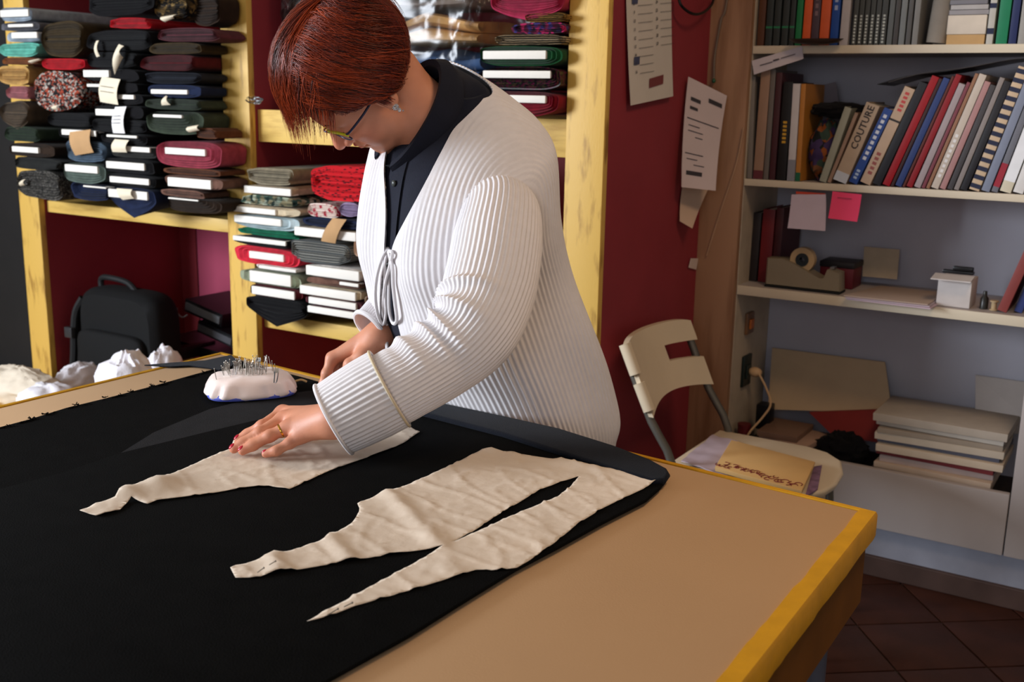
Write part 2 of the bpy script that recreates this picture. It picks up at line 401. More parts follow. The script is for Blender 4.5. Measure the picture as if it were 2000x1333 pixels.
def bolt(label, group, box, m, Yf=2.33, board=None, p=4.0, amp=.05, droop=0.0, tags=(), length=.58, lean=0.0, layers=None, bm=None, name='fabric_bolt'):
    x0, x1, y0, y1 = box; xm, ym = (x0 + x1) / 2, (y0 + y1) / 2
    _bs[0] += 1; seed = _bs[0]
    X0, X1 = P(x0, ym, 1, Yf)[0], P(x1, ym, 1, Yf)[0]; Z1, Z0 = P(xm, y0, 1, Yf)[2], P(xm, y1, 1, Yf)[2]
    cx, cz, hw, hh = (X0 + X1) / 2, (Z0 + Z1) / 2, (X1 - X0) / 2, (Z1 - Z0) / 2
    root = thing(name, label, 'fabric', (cx, Yf, Z0), group)
    if hw > 2.2 * hh: p = max(p, 3.4)
    n = 40; base = np.array(superel(n, p, seed, amp)); base /= np.abs(base).max(0); rr = random.Random(seed)
    bay = (-3.573, -2.603) if X1 < -2.49 and Yf < 2.38 else ((-2.485, -1.375) if cx > -2.6 else (-3.573, -2.603))
    if board:
        bx0, bx1, by0, by1 = board
        BX0_, BX1_ = P(bx0, ym, 1, Yf)[0], P(bx1, ym, 1, Yf)[0]; BZ1, BZ0 = P((bx0 + bx1) / 2, by0, 1, Yf)[2], P((bx0 + bx1) / 2, by1, 1, Yf)[2]
        BZ1 = min(BZ1, Z1 - .003); BZ0 = max(BZ0, Z0 + .003)
        BX0_ = max(BX0_, X0 + .001); BX1_ = min(BX1_, X1 - .001)
        ic = ((BX0_ + BX1_) / 2, (BZ0 + BZ1) / 2); ihw, ihh = (BX1_ - BX0_) / 2 * 1.02, (BZ1 - BZ0) / 2 * 1.05
    else:
        ic = (cx + hw * .05, cz); ihw, ihh = hw * .78, hh * .06
    inner = superel(n, 8, seed + 1, 0)
    if layers is None: layers = max(2, min(6, int(min(hh - ihh, .03) / .0045)))
    L_ = min(length, 3.075 - Yf)
    def ring(sc, y, shrink=1.0, sag=1.0):
        out = []
        for (ux, uz), (ix, iz) in zip(base, inner):
            ox, oz = cx + ux * hw * shrink, cz + uz * hh * shrink
            if droop and uz < 0: oz -= droop * sag * max(0, 1 - abs(ux)) * min(1, -uz * 1.5)
            jx_, jz_ = ic[0] + ix * ihw, ic[1] + iz * ihh
            out.append((ox * sc + jx_ * (1 - sc), y, oz * sc + jz_ * (1 - sc)))
        return out
    rings = []
    for k in range(layers * 2, 0, -1):
        s = 1 - k / (layers * 2 + .3)
        rings.append(ring(s, Yf + (0.005 if k % 2 else -.002) + rr.uniform(-.002, .002)))
    rings = [ring(0.0, Yf + .004)] + rings
    rings += [ring(1, Yf + .003), ring(1, Yf + .02, 1, .9)]
    if Yf < 2.43: rings += [ring(1, 2.438, .99, .6), ring(1, 2.450, .99, .5)]
    rings += [ring(1, Yf + .15, .985, .35), ring(1, Yf + L_ * .6, .97, .1), ring(1, Yf + L_, .93, 0)]
    mb = MB()
    if lean:
        rings = [[(x + (z - Z0) * lean, y, z) for x, y, z in r] for r in rings]
    mb.loft(rings, cap0=True, cap1=True)
    for v in range(len(mb.v)):
        x, y, z = mb.v[v]
        if y > Yf + .01:
            q = noise.noise(Vector((x * 9, y * 7, z * 9 + seed))) * .004
            mb.v[v] = (x + q * .5, y, z - abs(q) * .5)
    mb.v = [(min(max(x, bay[0]), bay[1]) if y > 2.446 else x, y, z) for x, y, z in mb.v]
    part('fabric', mb, m, root, angle=55)
    if board:
        b = MB().box((BX0_, Yf - .006, BZ0), (BX1_, Yf + .03, BZ1), min(.003, (BZ1 - BZ0) * .3))
        part('board', b, bm or board_m, root)
    for tg in tags:
        tag(root, Yf, *tg)
    return root
def tag(root, Yf, quad, m=None, lines=0, hole=False, bend=.012):
    """paper tag given by four corners tl,tr,br,bl; slightly curled card hanging in front of its bolt"""
    c = [P(q[0], q[1], 1, Yf - .014) for q in quad]
    nu, nv = 4, 6; rings = []
    for j in range(nv + 1):
        v = j / nv; row = []
        for i in range(nu + 1):
            u = i / nu
            q = (c[0] * (1 - u) + c[1] * u) * (1 - v) + (c[3] * (1 - u) + c[2] * u) * v
            row.append(q + np.array([0, -bend * math.sin(math.pi * v) * .8 - .002 * math.sin(3 * u), 0]))
        rings.append(row)
    b = MB(); k = nu + 1
    vs = [tuple(q) for r in rings for q in r]
    fs = [(j * k + i, j * k + i + 1, (j + 1) * k + i + 1, (j + 1) * k + i) for j in range(nv) for i in range(nu)]
    q = sheet_mb(vs, fs, 0); n = len(vs)
    q.v[n:] = [(x, y + .0012, z) for x, y, z in vs]
    t = part('paper_tag', q, m or tag_m, root)
    if lines:
        p = MB(); w = c[1] - c[0]; h = c[3] - c[0]
        for kk in range(lines):
            a = c[0] + h * (.35 + .4 * kk / max(1, lines)) + w * .15 + np.array([0, -bend * .9 - .004, 0])
            p.obox(a + w * .35, w * .33, (0, .0004, 0), (0, 0, .0009))
        part('print', p, ink, t)
    return t
# ---- left bay, column by column
G1 = 'fabric bolts at the far left edge of the shelves'
m_bluegrey = cl('blue_grey', (150, 160, 170)); m_grey = cl('grey', (92, 92, 98)); m_mint = cl('mint', (106, 178, 162)); m_rust = cl('rust', (120, 70, 36))
m_tan = cl('tan', (172, 134, 78)); m_pink = cl('dusty_pink', (168, 108, 112)); m_taupe = cl('taupe', (84, 70, 56)); m_dgreen = cl('dark_green', (44, 56, 42))
m_dbrown = cl('dark_brown', (44, 32, 24)); m_char = cl('charcoal', (40, 40, 38)); m_black = cl('black', (16, 15, 17)); m_olive = cl('olive_brown', (58, 46, 28))
m_red = cl('red', (170, 22, 34)); m_navy = cl('navy', (26, 34, 58)); m_denim = cl('denim', (72, 86, 100)); m_sage = cl('grey_green', (84, 96, 88))
m_maroon = cl('maroon', (84, 26, 30)); m_brown = cl('brown', (88, 52, 34)); m_rose = cl('rose', (146, 58, 72)); m_mauve = cl('mauve_brown', (104, 74, 62)); m_plum = cl('plum', (92, 48, 54))
m_forest = cl('forest', (54, 62, 50)); m_beige = cl('beige', (186, 168, 140))
m_tweed = patmat('tweed_multi', 'tweed', [(40, 36, 36), (170, 160, 150), (150, 62, 40), (26, 24, 26)], 150)
m_gtweed = patmat('tweed_grey', 'tweed', [(52, 50, 46), (96, 92, 86), (34, 32, 32)], 260)
B_ = bolt
B_('pale blue-grey bolt with white board, topmost at the far left', G1, (0, 61, 14, 42), m_bluegrey, board=(3, 58, 19, 33))
B_('slim grey bolt with a thin white board at the far left, second from top', G1, (1, 76, 43, 60), m_grey, board=(18, 67, 47, 53))
B_('grey-blue bolt with white board just above the mint cloth', G1, (12, 77, 61, 82), m_bluegrey, board=(25, 75, 63, 75))
B_('mint green folded cloth at the far left', G1, (-4, 77, 83, 111), m_mint, p=2.6, amp=.1, layers=3)
B_('rust brown folded cloth under the mint cloth', G1, (2, 74, 112, 126), m_rust, p=2.6, amp=.08)
B_('mustard tan rolled cloth with a big open fold at the far left', G1, (-6, 57, 127, 166), m_tan, p=2.4, amp=.07, layers=3, tags=[(((58, 118), (80, 114), (82, 117), (62, 124)), tag_m)])
B_('dusty pink folded cloth below the tan roll', G1, (12, 58, 168, 194), m_pink, p=3, amp=.08)
B_('taupe folded cloth flopping down at the far left', G1, (-2, 60, 196, 244), m_taupe, p=2.2, amp=.12, droop=.015)
B_('dark green folded cloth under the taupe cloth', G1, (7, 76, 247, 278), m_dgreen, p=2.8, amp=.08, layers=4)
B_('dark brown bolt with white board near the left post', G1, (17, 105, 280, 307), m_dbrown, board=(26, 77, 287, 298), p=3)
B_('charcoal folded cloth above the grey tweed roll', G1, (24, 118, 308, 332), m_char, p=2.4, amp=.12)
B_('grey tweed roll with a string tag, lowest at the far left', G1, (32, 122, 333, 390), m_gtweed, p=2.1, amp=.08, layers=5, tags=[(((43, 352), (50, 350), (49, 362), (40, 364)), tag_m)])
G2 = 'fabric bolts in the second stack of the left bay'
B_('large dark olive folded cloth above the red cloth', G2, (79, 165, 40, 112), m_olive, p=2.8, amp=.07, layers=6)
B_('bright red folded cloth above the houndstooth bundle', G2, (80, 164, 114, 136), m_red, p=3, amp=.06)
B_('puffy houndstooth bundle in red, black and white', G2, (62, 163, 137, 218), m_tweed, p=2.3, amp=.06, layers=4, tags=[(((104, 206), (115, 205), (115, 214), (106, 215)), tag_m)])
B_('black folded cloth below the houndstooth bundle', G2, (92, 181, 220, 249), m_black, p=2.6)
B_('black bolt whose board carries a brown kraft label', G2, (112, 190, 251, 271), m_black, board=(123, 190, 254, 265))
B_('denim blue-grey rolled cloth under the kraft label', G2, (126, 207, 273, 317), m_denim, p=2.3, amp=.09, layers=4, tags=[(((136, 258), (177, 253), (183, 298), (147, 304)), kraft)])
B_('grey-green bolt with white board in the second stack', G2, (123, 205, 319, 356), m_sage, board=(130, 193, 323, 337), p=2.8, droop=.006)
B_('dark navy folded cloth with a thin white edge, lowest in the second stack', G2, (136, 211, 358, 392), m_navy, board=(166, 210, 364, 367), p=2.4, amp=.1)
G3 = 'black bolts in the third stack of the left bay'
B_('big black folded cloth at the top of the third stack', G3, (167, 297, 58, 100), m_black, p=3, amp=.06, layers=5, tags=[(((188, 80), (193, 79), (195, 110), (189, 112)), tag_m)])
B_('bright red scarf lying over the black cloth', 'loose cloths on top of the left bay', (213, 294, 34, 57), m_red, p=2.3, amp=.16, layers=3)
B_('black folded cloth behind the red scarf', 'loose cloths on top of the left bay', (168, 300, -14, 31), m_black, Yf=2.36, p=2.4, amp=.1, layers=3)
B_('black-and-gold patterned cloth at the top of the left bay', 'loose cloths on top of the left bay', (302, 372, -20, 40), patmat('gold_black', 'tweed', [(28, 24, 20), (64, 52, 36), (120, 96, 56), (20, 18, 18)], 90), p=2.4, amp=.12, layers=6, tags=[(((314, 33), (346, 28), (340, 36), (322, 43)), tag_m)])
B_('black folded cloth behind the upright cream tag', G3, (168, 268, 101, 133), m_black, p=2.8, tags=[(((232, 86), (242, 90), (240, 112), (224, 146)), tag_m, 0, False, .02)])
B_('black bolt with a big white board beside the swing tag', G3, (165, 270, 134, 160), m_black, board=(156, 215, 137, 151), p=3)
B_('dark bolt with the printed cream swing tag hanging in front', G3, (172, 270, 161, 182), m_black, board=(172, 200, 164, 170), p=3, tags=[(((199, 150), (235, 155), (231, 205), (196, 199)), tag_m, 2)])
B_('black bolt with white board right of the swing tag', G3, (190, 278, 183, 205), m_black, board=(233, 264, 185, 194), p=3.4)
B_('black bolt with white board behind the curled paper label', G3, (183, 280, 206, 231), m_black, board=(189, 230, 213, 226), tags=[(((225, 209), (247, 208), (244, 261), (221, 260)), mat('label_paper', (224, 220, 218), .8), 3)])
B_('black folded cloth below the curled paper label', G3, (177, 284, 232, 260), m_black, p=2.7)
B_('black bolt with a slim white board and a torn cream tag', G3, (196, 288, 261, 283), m_black, board=(211, 270, 264, 269), p=2.8, tags=[(((224, 272), (252, 274), (248, 298), (220, 297)), tag_m)])
B_('charcoal bolt with pale board under the torn tag', G3, (216, 303, 284, 309), m_char, board=(245, 295, 287, 297))
B_('black bolt with a scribbled white board', G3, (201, 300, 310, 340), m_black, board=(210, 284, 317, 331))
B_('black bolt with a clean white board, second from the bottom', G3, (207, 303, 341, 366), m_black, board=(217, 293, 347, 359))
B_('navy bolt hanging down to a point, with torn paper on its board', G3, (214, 304, 367, 400), m_navy, board=(214, 290, 372, 388), droop=.045, p=2.8, tags=[(((228, 368), (258, 370), (262, 388), (240, 391)), tag_m)])
G4 = 'fabric bolts in the stack beside the left yellow post'
B_('plum brown pleated cloth, upper in the stack by the post', G4, (306, 428, 54, 82), m_plum, p=2.5, amp=.08, layers=6)
B_('dark brown cloth at the top of the stack by the post', G4, (376, 430, -20, 52), m_dbrown, p=2.5, amp=.08, Yf=2.36)
B_('tan brown folded cloth under the plum cloth', G4, (290, 392, 83, 106), m_olive, p=2.6, amp=.07, layers=3)
B_('dark maroon folded cloth in the stack by the post', G4, (272, 384, 107, 139), m_maroon, p=2.4, amp=.07)
B_('blackish blue folded cloth above a white-boarded bolt by the post', G4, (280, 392, 140, 164), mat('cloth_ink', (30, 32, 40), .9, .2, 40), p=2.5, amp=.08)
B_('dark navy bolt with long white board by the post', G4, (288, 392, 165, 191), m_navy, board=(297, 368, 175, 184), p=3)
B_('olive green folded bolt with a small white triangle tag', G4, (282, 394, 193, 215), m_forest, p=2.6, amp=.06, tags=[(((324, 187), (327, 188), (333, 205), (316, 206)), tag_m)])
B_('dark green cloth bulging down around a white board', G4, (285, 398, 217, 263), m_forest, board=(302, 358, 224, 230), p=2.2, amp=.05, layers=6, tags=[(((366, 248), (388, 244), (390, 255), (370, 259)), tag_m)])
B_('dark brown folded cloth right above the rose bolt', G4, (382, 422, 250, 272), m_brown, p=2.4, amp=.12)
B_('rose pink bolt with white board', G4, (304, 434, 276, 328), m_rose, board=(325, 403, 290, 303), p=2.5, amp=.04, layers=5)
B_('chocolate folded cloth beneath the rose bolt', G4, (318, 432, 329, 343), m_brown, p=3)
B_('brown bolt with long white board beneath the rose bolt', G4, (320, 434, 344, 370), m_mauve, board=(330, 414, 349, 367), p=3.2)
B_('mauve brown draped cloth under the long white board', G4, (313, 400, 371, 386), m_mauve, p=2.4, amp=.1)
B_('dark brown layered cloth, lowest beside the post', G4, (328, 432, 387, 417), m_dbrown, board=(332, 390, 388, 391), p=2.3, amp=.06, layers=6)
# ---- middle bay, lower shelf
G5 = 'light bolts in the left stack of the middle shelf'; Ym = 2.40
m_crump = cl('crumpled_beige', (128, 118, 98)); m_pblue = cl('pale_blue_grey', (168, 182, 184)); m_green = cl('emerald', (20, 108, 78)); m_coral = cl('coral_red', (206, 48, 66))
m_sagel = cl('sage', (150, 156, 132))
m_white = cl('white', (218, 212, 206))
B_('crumpled beige-grey cloth on top of the light stack', G5, (481, 574, 327, 362), m_crump, Yf=Ym, p=2.2, amp=.14, layers=3)
B_('white board bolt directly under the crumpled beige cloth', G5, (478, 574, 363, 382), m_beige, Yf=Ym, board=(479, 570, 366, 381))
B_('bolt of green and white patterned cloth', G5, (467, 580, 383, 402), patmat('green_leaf', 'tweed', [(186, 190, 170), (70, 96, 84), (40, 60, 56), (150, 140, 110)], 60), Yf=Ym, p=2.5, amp=.1, layers=3)
B_('white board bolt with tan cloth under the leaf pattern', G5, (457, 585, 403, 421), m_beige, Yf=Ym, board=(457, 540, 406, 420))
B_('pale blue-grey bolt with white board above the emerald cloth', G5, (458, 584, 422, 447), m_pblue, Yf=Ym, board=(460, 551, 424, 438), droop=.004)
B_('emerald green folded cloth', G5, (462, 583, 448, 463), m_green, Yf=Ym, p=2.4, amp=.12)
B_('bolt with white board and black cloth under the emerald', G5, (457, 566, 464, 482), m_black, Yf=Ym, board=(457, 560, 463, 475))
B_('coral red cloth looped around a white board', G5, (455, 584, 484, 519), m_coral, Yf=Ym, board=(489, 556, 494, 508), p=2.3, amp=.06, layers=3)
B_('white board bolt just under the coral red cloth', G5, (500, 582, 520, 530), m_white, Yf=Ym, board=(508, 580, 520, 529))
B_('sage green bolt with white board', G5, (468, 588, 531, 558), m_sagel, Yf=Ym, board=(490, 570, 533, 555), p=3)
B_('maroon bolt with crooked white board', G5, (486, 590, 559, 583), m_maroon, Yf=Ym, board=(494, 577, 564, 580), p=3)
B_('black cloth hanging to a point, lowest in the light stack', G5, (479, 600, 584, 612), m_black, Yf=Ym, p=2.6, amp=.06, droop=.045)
G6 = 'fabric bolts in the right stack of the middle shelf'
m_plaid = patmat('grey_plaid', 'check', [(120, 118, 110), (74, 76, 76), (150, 148, 140)], 45)
B_('red cloth with black dashes on top of the stack', G6, (606, 736, 322, 394), patmat('red_dash', 'dash', [(186, 26, 34), (52, 14, 22)], 55), Yf=Ym, p=2.2, amp=.08, layers=3)
B_('white cloth with red dots', G6, (599, 660, 398, 426), patmat('red_dots', 'dots', [(222, 206, 196), (180, 30, 60)], 70), Yf=Ym, p=2.3, amp=.08)
B_('lilac-blue rolled cloth beside the dotted cloth', G6, (661, 704, 396, 424), cl('lilac', (140, 122, 150)), Yf=Ym, p=2.1, amp=.06, layers=3)
B_('navy folded cloth under the kraft paper band', G6, (590, 704, 427, 446), m_navy, Yf=Ym, p=3)
B_('white board bolt with a kraft paper band over it', G6, (577, 706, 447, 468), m_beige, Yf=Ym, board=(577, 697, 447, 466), tags=[(((650, 426), (677, 429), (655, 476), (627, 471)), kraft)])
B_('grey plaid cloth drooping over the stack', G6, (564, 684, 470, 516), m_plaid, Yf=Ym, p=2.1, amp=.1, layers=4)
B_('white bolt below the grey plaid cloth', G6, (598, 706, 521, 545), m_white, Yf=Ym, board=(600, 703, 524, 544))
B_('brown bolt with a short white board', G6, (598, 706, 546, 560), m_mauve, Yf=Ym, board=(665, 702, 548, 559))
B_('beige bolt with a long white board', G6, (586, 706, 561, 583), m_beige, Yf=Ym, board=(588, 696, 564, 582))
B_('white board bolt edged in red brown', G6, (596, 706, 584, 601), m_plum, Yf=Ym, board=(605, 697, 586, 599))
B_('lowest white board bolt in the stack by her sleeve', G6, (600, 707, 602, 619), m_plum, Yf=Ym, board=(603, 703, 604, 618))
G7 = 'bolts half hidden behind the woman'
B_('coral orange folded cloth beside the cardigan', G7, (708, 790, 372, 408), cl('coral_orange', (214, 92, 66)), Yf=Ym, p=2.3, amp=.1)
B_('scarlet bolt with white board beside the cardigan', G7, (704, 790, 409, 436), cl('scarlet', (206, 48, 34)), Yf=Ym, board=(712, 786, 412, 428))
B_('white bolt under the scarlet bolt', G7, (704, 790, 437, 462), m_white, Yf=Ym, board=(706, 786, 440, 459))
B_('cream pink cloth slumped beside the grey plaid', G7, (690, 790, 464, 512), cl('cream_pink', (206, 178, 156)), Yf=Ym, p=2.2, amp=.08)
B_('dark maroon cloth behind the cardigan front', G7, (709, 790, 524, 575), m_plum, Yf=Ym, p=2.4)
B_('mixed beige cloth low behind the cardigan front', G7, (711, 800, 577, 620), patmat('beige_mix', 'tweed', [(170, 150, 128), (120, 84, 74), (196, 180, 160)], 90), Yf=Ym, p=2.4)
# ---- middle bay, upper shelf
G8 = 'velvet and sequin bolts beside the right yellow post'; Yt = 2.41
m_gvel = cl('green_velvet', (14, 62, 30), .06)
B_('deep red cloth bulging down, lowest beside the right post', G8, (948, 1090, 178, 222), m_maroon if False else cl('ruby', (112, 12, 30), .05), Yf=Yt, board=(972, 1067, 186, 201), p=2.4, droop=.012, amp=.04)
B_('black sequin bolt with white board', G8, (938, 1098, 130, 176), patmat('sequins', 'tweed', [(18, 18, 18), (30, 32, 30), (62, 50, 36), (80, 20, 50)], 220, .4), Yf=Yt, board=(945, 1077, 138, 153), p=3)
B_('green velvet bolt with white board', G8, (934, 1098, 89, 129), m_gvel, Yf=Yt, board=(945, 1068, 99, 116), p=3)
B_('black and cream striped layers above the green velvet', G8, (963, 1104, 67, 88), patmat('cream_layers', 'stripe', [(40, 36, 30), (170, 150, 120)], 60), Yf=Yt, p=3, layers=4)
B_('purple multicolour cloth under the gold layers', G8, (998, 1106, 44, 66), patmat('purple_multi', 'tweed', [(82, 24, 50), (60, 52, 110), (170, 40, 90), (40, 30, 40)], 90), Yf=Yt, p=2.6)
B_('black and gold layers under the raspberry cloth', G8, (1022, 1106, 24, 43), patmat('gold_layers', 'stripe', [(36, 28, 18), (160, 120, 60)], 70), Yf=Yt, p=2.8, layers=3)
B_('raspberry pink thick layered cloth at the top', G8, (957, 1106, -30, 23), cl('raspberry', (160, 44, 74)), Yf=Yt, p=2.3, amp=.05, layers=7, droop=.02)
# ---- plastic bag with blankets on the upper middle shelf
def crumple(c, r, seed, amp=.15, fr=2.2, nu=40, nv=24, flat=None):
    b = MB(); c = np.asarray(c, float); rings = []
    for i in range(nv + 1):
        ph = min(max(math.pi * i / nv, .03), math.pi - .03); row = []
        for j in range(nu):
            t = 2 * math.pi * j / nu
            d = np.array([math.sin(ph) * math.cos(t), math.sin(ph) * math.sin(t), -math.cos(ph)])
            q = Vector(d * fr) + Vector((seed * 3.1, seed, -seed))
            k = 1 + amp * (noise.noise(q) + .55 * abs(noise.noise(q * 2.3)) + .3 * noise.noise(q * 5))
            p = c + d * np.array(r) * k
            if flat is not None: p[2] = max(p[2], flat)
            row.append(p)
        rings.append(row)
    return b.loft(rings)
zs = 1.327
xb0, xb1 = P(524, 150, 1, 2.5)[0], P(935, 150, 1, 2.5)[0]
def folded(lo, hi, seed, n=5):
    """blanket folded in thick layers"""
    b = MB(); (x0, y0, z0), (x1, y1, z1) = lo, hi; h = (z1 - z0) / n
    for k in range(n):
        rings = []
        for t in np.linspace(0, 1, 9):
            x = x0 + (x1 - x0) * t; row = []
            for w in np.linspace(0, 2 * math.pi, 17)[:-1]:
                yy = (y0 + y1) / 2 + (y1 - y0) / 2 * math.copysign(abs(math.cos(w)) ** .4, math.cos(w)) + .01 * noise.noise(Vector((x * 8, k * 3.3, seed)))
                zz = z0 + h * (k + .5) + h * .49 * math.copysign(abs(math.sin(w)) ** .7, math.sin(w))
                row.append((x, yy, zz))
            rings.append(row)
        b.loft(rings)
    for i in range(len(b.v)):
        x, y, z = b.v[i]; b.v[i] = (x, y + .02 * noise.noise(Vector((x * 14, z * 22, seed))), z + (.035 * noise.noise(Vector((x * 7, y * 6, seed)))) * min(1, (z - z0) / .05))
    return b
solo('folded_blanket', 'steel blue folded cloth low inside the clear plastic bag', 'blanket', folded((xb1 - .32, 2.58, zs + .018), (xb1 - .055, 2.87, zs + .17), 1, 4), mat('cloth_steel_blue', (58, 84, 122), .7, .3, 14), 'blankets in the plastic bag')
solo('folded_blanket', 'golden tan folded cloth in the middle of the plastic bag', 'blanket', folded((xb1 - .36, 2.58, zs + .195), (xb1 - .06, 2.87, zs + .265), 2, 2), mat('cloth_gold_tan', (186, 140, 84), .6, .3, 10), 'blankets in the plastic bag')
solo('folded_blanket', 'grey-brown folded cloth at the top of the plastic bag', 'blanket', folded((xb1 - .38, 2.58, zs + .295), (xb1 - .06, 2.87, zs + .42), 3, 3), mat('cloth_greybrown', (120, 104, 92), .7, .3, 10), 'blankets in the plastic bag')
solo('folded_blanket', 'pale folded cloth hidden behind her head in the plastic bag', 'blanket', folded((xb0 + .06, 2.58, zs + .018), (xb1 - .42, 2.87, zs + .38), 4, 6), mat('cloth_pale_grey', (150, 120, 116), .8, .2, 10), 'blankets in the plastic bag')
plastic = bpy.data.materials.new('clear_plastic'); plastic.use_nodes = True
_n = plastic.node_tree; _o = _n.nodes['Material Output']; _n.nodes.remove(_n.nodes['Principled BSDF'])
_t = _n.nodes.new('ShaderNodeBsdfTransparent'); _t.inputs[0].default_value = (.93, .94, .95, 1); _g = _n.nodes.new('ShaderNodeBsdfGlossy'); _g.inputs['Roughness'].default_value = .22
_fz = _n.nodes.new('ShaderNodeFresnel'); _fz.inputs[0].default_value = 1.42; _mx = _n.nodes.new('ShaderNodeMixShader')
_n.links.new(_fz.outputs[0], _mx.inputs[0]); _n.links.new(_t.outputs[0], _mx.inputs[1]); _n.links.new(_g.outputs[0], _mx.inputs[2]); _n.links.new(_mx.outputs[0], _o.inputs[0])
bagb = MB(); rings = []
for i, t in enumerate(np.linspace(0, 1, 40)):
    z = zs + .002 + t * .52; row = []
    for j in range(150):
        w = 2 * math.pi * j / 150
        ux = math.copysign(abs(math.cos(w)) ** .35, math.cos(w)); uy = math.copysign(abs(math.sin(w)) ** .35, math.sin(w))
        q = Vector((ux * 4 + 9, uy * 4, t * 6)); k = 1 + .07 * noise.noise(q) + .06 * abs(noise.noise(q * 2.7)) + .03 * noise.noise(q * 6) - .25 * max(0, t - .85)
        row.append(((xb0 + xb1) / 2 + ux * (xb1 - xb0) / 2 * min(k, 1.02), 2.735 + uy * .225 * k, z))
    rings.append(row)
bagb.loft(rings)
pb = solo('plastic_bag', 'clear crinkled plastic bag of blankets behind her head', 'plastic bag', bagb, plastic, angle=180)
part('bag_flap', crumple(P(497, 196, 1, 2.41), (.030, .016, .011), 5, .3, 2.0, 18, 10), plastic, pb)
# ================================================================ LOW SHELF: BAG, CASES, WHITE CLOTH
zl = .2635; yb = 2.50
bl, br = P(150, 640, 1, yb)[0], P(300, 640, 1, yb)[0]; bt = P(240, 572, 1, yb)[2]
lb = thing('laptop_bag', 'black fabric laptop bag leaning on the wine red panel in the low bay', 'bag', ((bl + br) / 2, yb, zl))
canvas = mat('black_canvas', (7, 7, 8), .85, .15, 60, .2, 300); webbing = mat('black_webbing', (22, 22, 23), .7)
def rbox(lo, hi, r, p=5, n=40, ny=8, taper=.12):
    """soft pillow-edged panel standing in XZ with depth along Y"""
    b = MB(); (x0, y0, z0), (x1, y1, z1) = lo, hi; rings = []
    for k in range(ny + 1):
        t = k / ny; e = abs(2 * t - 1); s = 1 - taper * e ** 4
        row = []
        for j in range(n):
            w = 2 * math.pi * j / n; c, q = math.cos(w), math.sin(w)
            row.append(((x0 + x1) / 2 + (x1 - x0) / 2 * math.copysign(abs(c) ** (2 / p), c) * s, y0 + (y1 - y0) * t, (z0 + z1) / 2 + (z1 - z0) / 2 * math.copysign(abs(q) ** (2 / p), q) * s))
        rings.append(row)
    return b.loft(rings)
part('body', rbox((bl, yb, zl), (br, yb + .14, bt), .04, 5), canvas, lb)
part('front_pocket', rbox((bl + .03, yb - .035, zl + .01), (br - .04, yb + .01, zl + (bt - zl) * .62), .02, 6), canvas, lb)
part('side_pocket', rbox((bl - .05, yb + .02, zl + .005), (bl + .02, yb + .13, zl + (bt - zl) * .8), .02, 4), canvas, lb)
hx0, hx1 = P(198, 560, 1, yb + .07)[0], P(262, 575, 1, yb + .07)[0]; hz = P(225, 543, 1, yb + .07)[2]
part('handle', MB().tube(resample([(hx0, yb + .07, bt - .02), (hx0 + .005, yb + .07, hz - .01), ((hx0 + hx1) / 2 - .02, yb + .06, hz), (hx1 - .03, yb + .07, hz - .012), (hx1 + .02, yb + .07, bt - .015)], 20), .011, 8), webbing, lb)
part('shoulder_strap', MB().tube(resample([(bl + .02, yb + .02, bt - .05), (bl - .012, yb + .005, bt - .12), (bl - .018, yb - .01, zl + .12), (bl - .03, yb - .02, zl + .045), (bl - .05, yb - .03, zl + .035)], 20), .014, 8), webbing, lb)
part('buckle', MB().box((bl - .036, yb - .03, bt - .2), (bl + .006, yb - .012, bt - .16), .004), mat('grey_buckle', (48, 48, 50), .4), lb)
# dark cases to the right of the bag
dk = mat('black_plastic', (16, 16, 18), .35, .1); silver = mat('brushed_silver', (190, 194, 198), .3, .05, metal=.8)
def slope_box(c0, c1, w, h, yd, mats, name, label, cat, edge=None):
    """flat case whose front edge runs between two points"""
    a, b = np.asarray(c0), np.asarray(c1); d = b - a; L_ = np.linalg.norm(d); ux = d / L_; uy = np.array([0, 1.0, 0]); uz = np.cross(ux, uy)
    root = thing(name, label, cat, a)
    part('body', MB().obox(a + d / 2 + uy * yd / 2 + uz * h / 2, ux * L_ / 2, uy * yd / 2, uz * h / 2), mats, root)
    if edge: part('edge_trim', MB().obox(a + d / 2 - uy * .003 + uz * h * .5, ux * L_ * .46, uy * .003, uz * h * .28), edge, root)
    return root
slope_box(P(270, 706, 1, 2.6), P(342, 708, 1, 2.6), 0, .045, .2, dk, 'glasses_case', 'small glossy black case in front of the laptop bag', 'case')
slope_box(P(322, 678, 1, 2.72), P(452, 716, 1, 2.72), 0, .04, .2, dk, 'black_folder', 'black folder lying lowest beside the yellow post', 'folder')
slope_box(P(385, 648, 1, 2.74), P(455, 680, 1, 2.74), 0, .044, .22, dk, 'black_binder', 'black binder with a grey edge under the silver notebook', 'binder', mat('grey_edge', (70, 70, 74), .4))
slope_box(P(360, 608, 1, 2.76), P(432, 640, 1, 2.76), 0, .05, .22, dk, 'black_notebook', 'black notebook with a bright silver edge beside the post', 'notebook', silver)
part('case_wire', MB().tube(resample([P(346, 602, 1, 2.74), P(347, 612, 1, 2.74), P(356, 620, 1, 2.74), P(366, 616, 1, 2.75)], 12), .003, 6), silver, bpy.data.objects['black_notebook'])
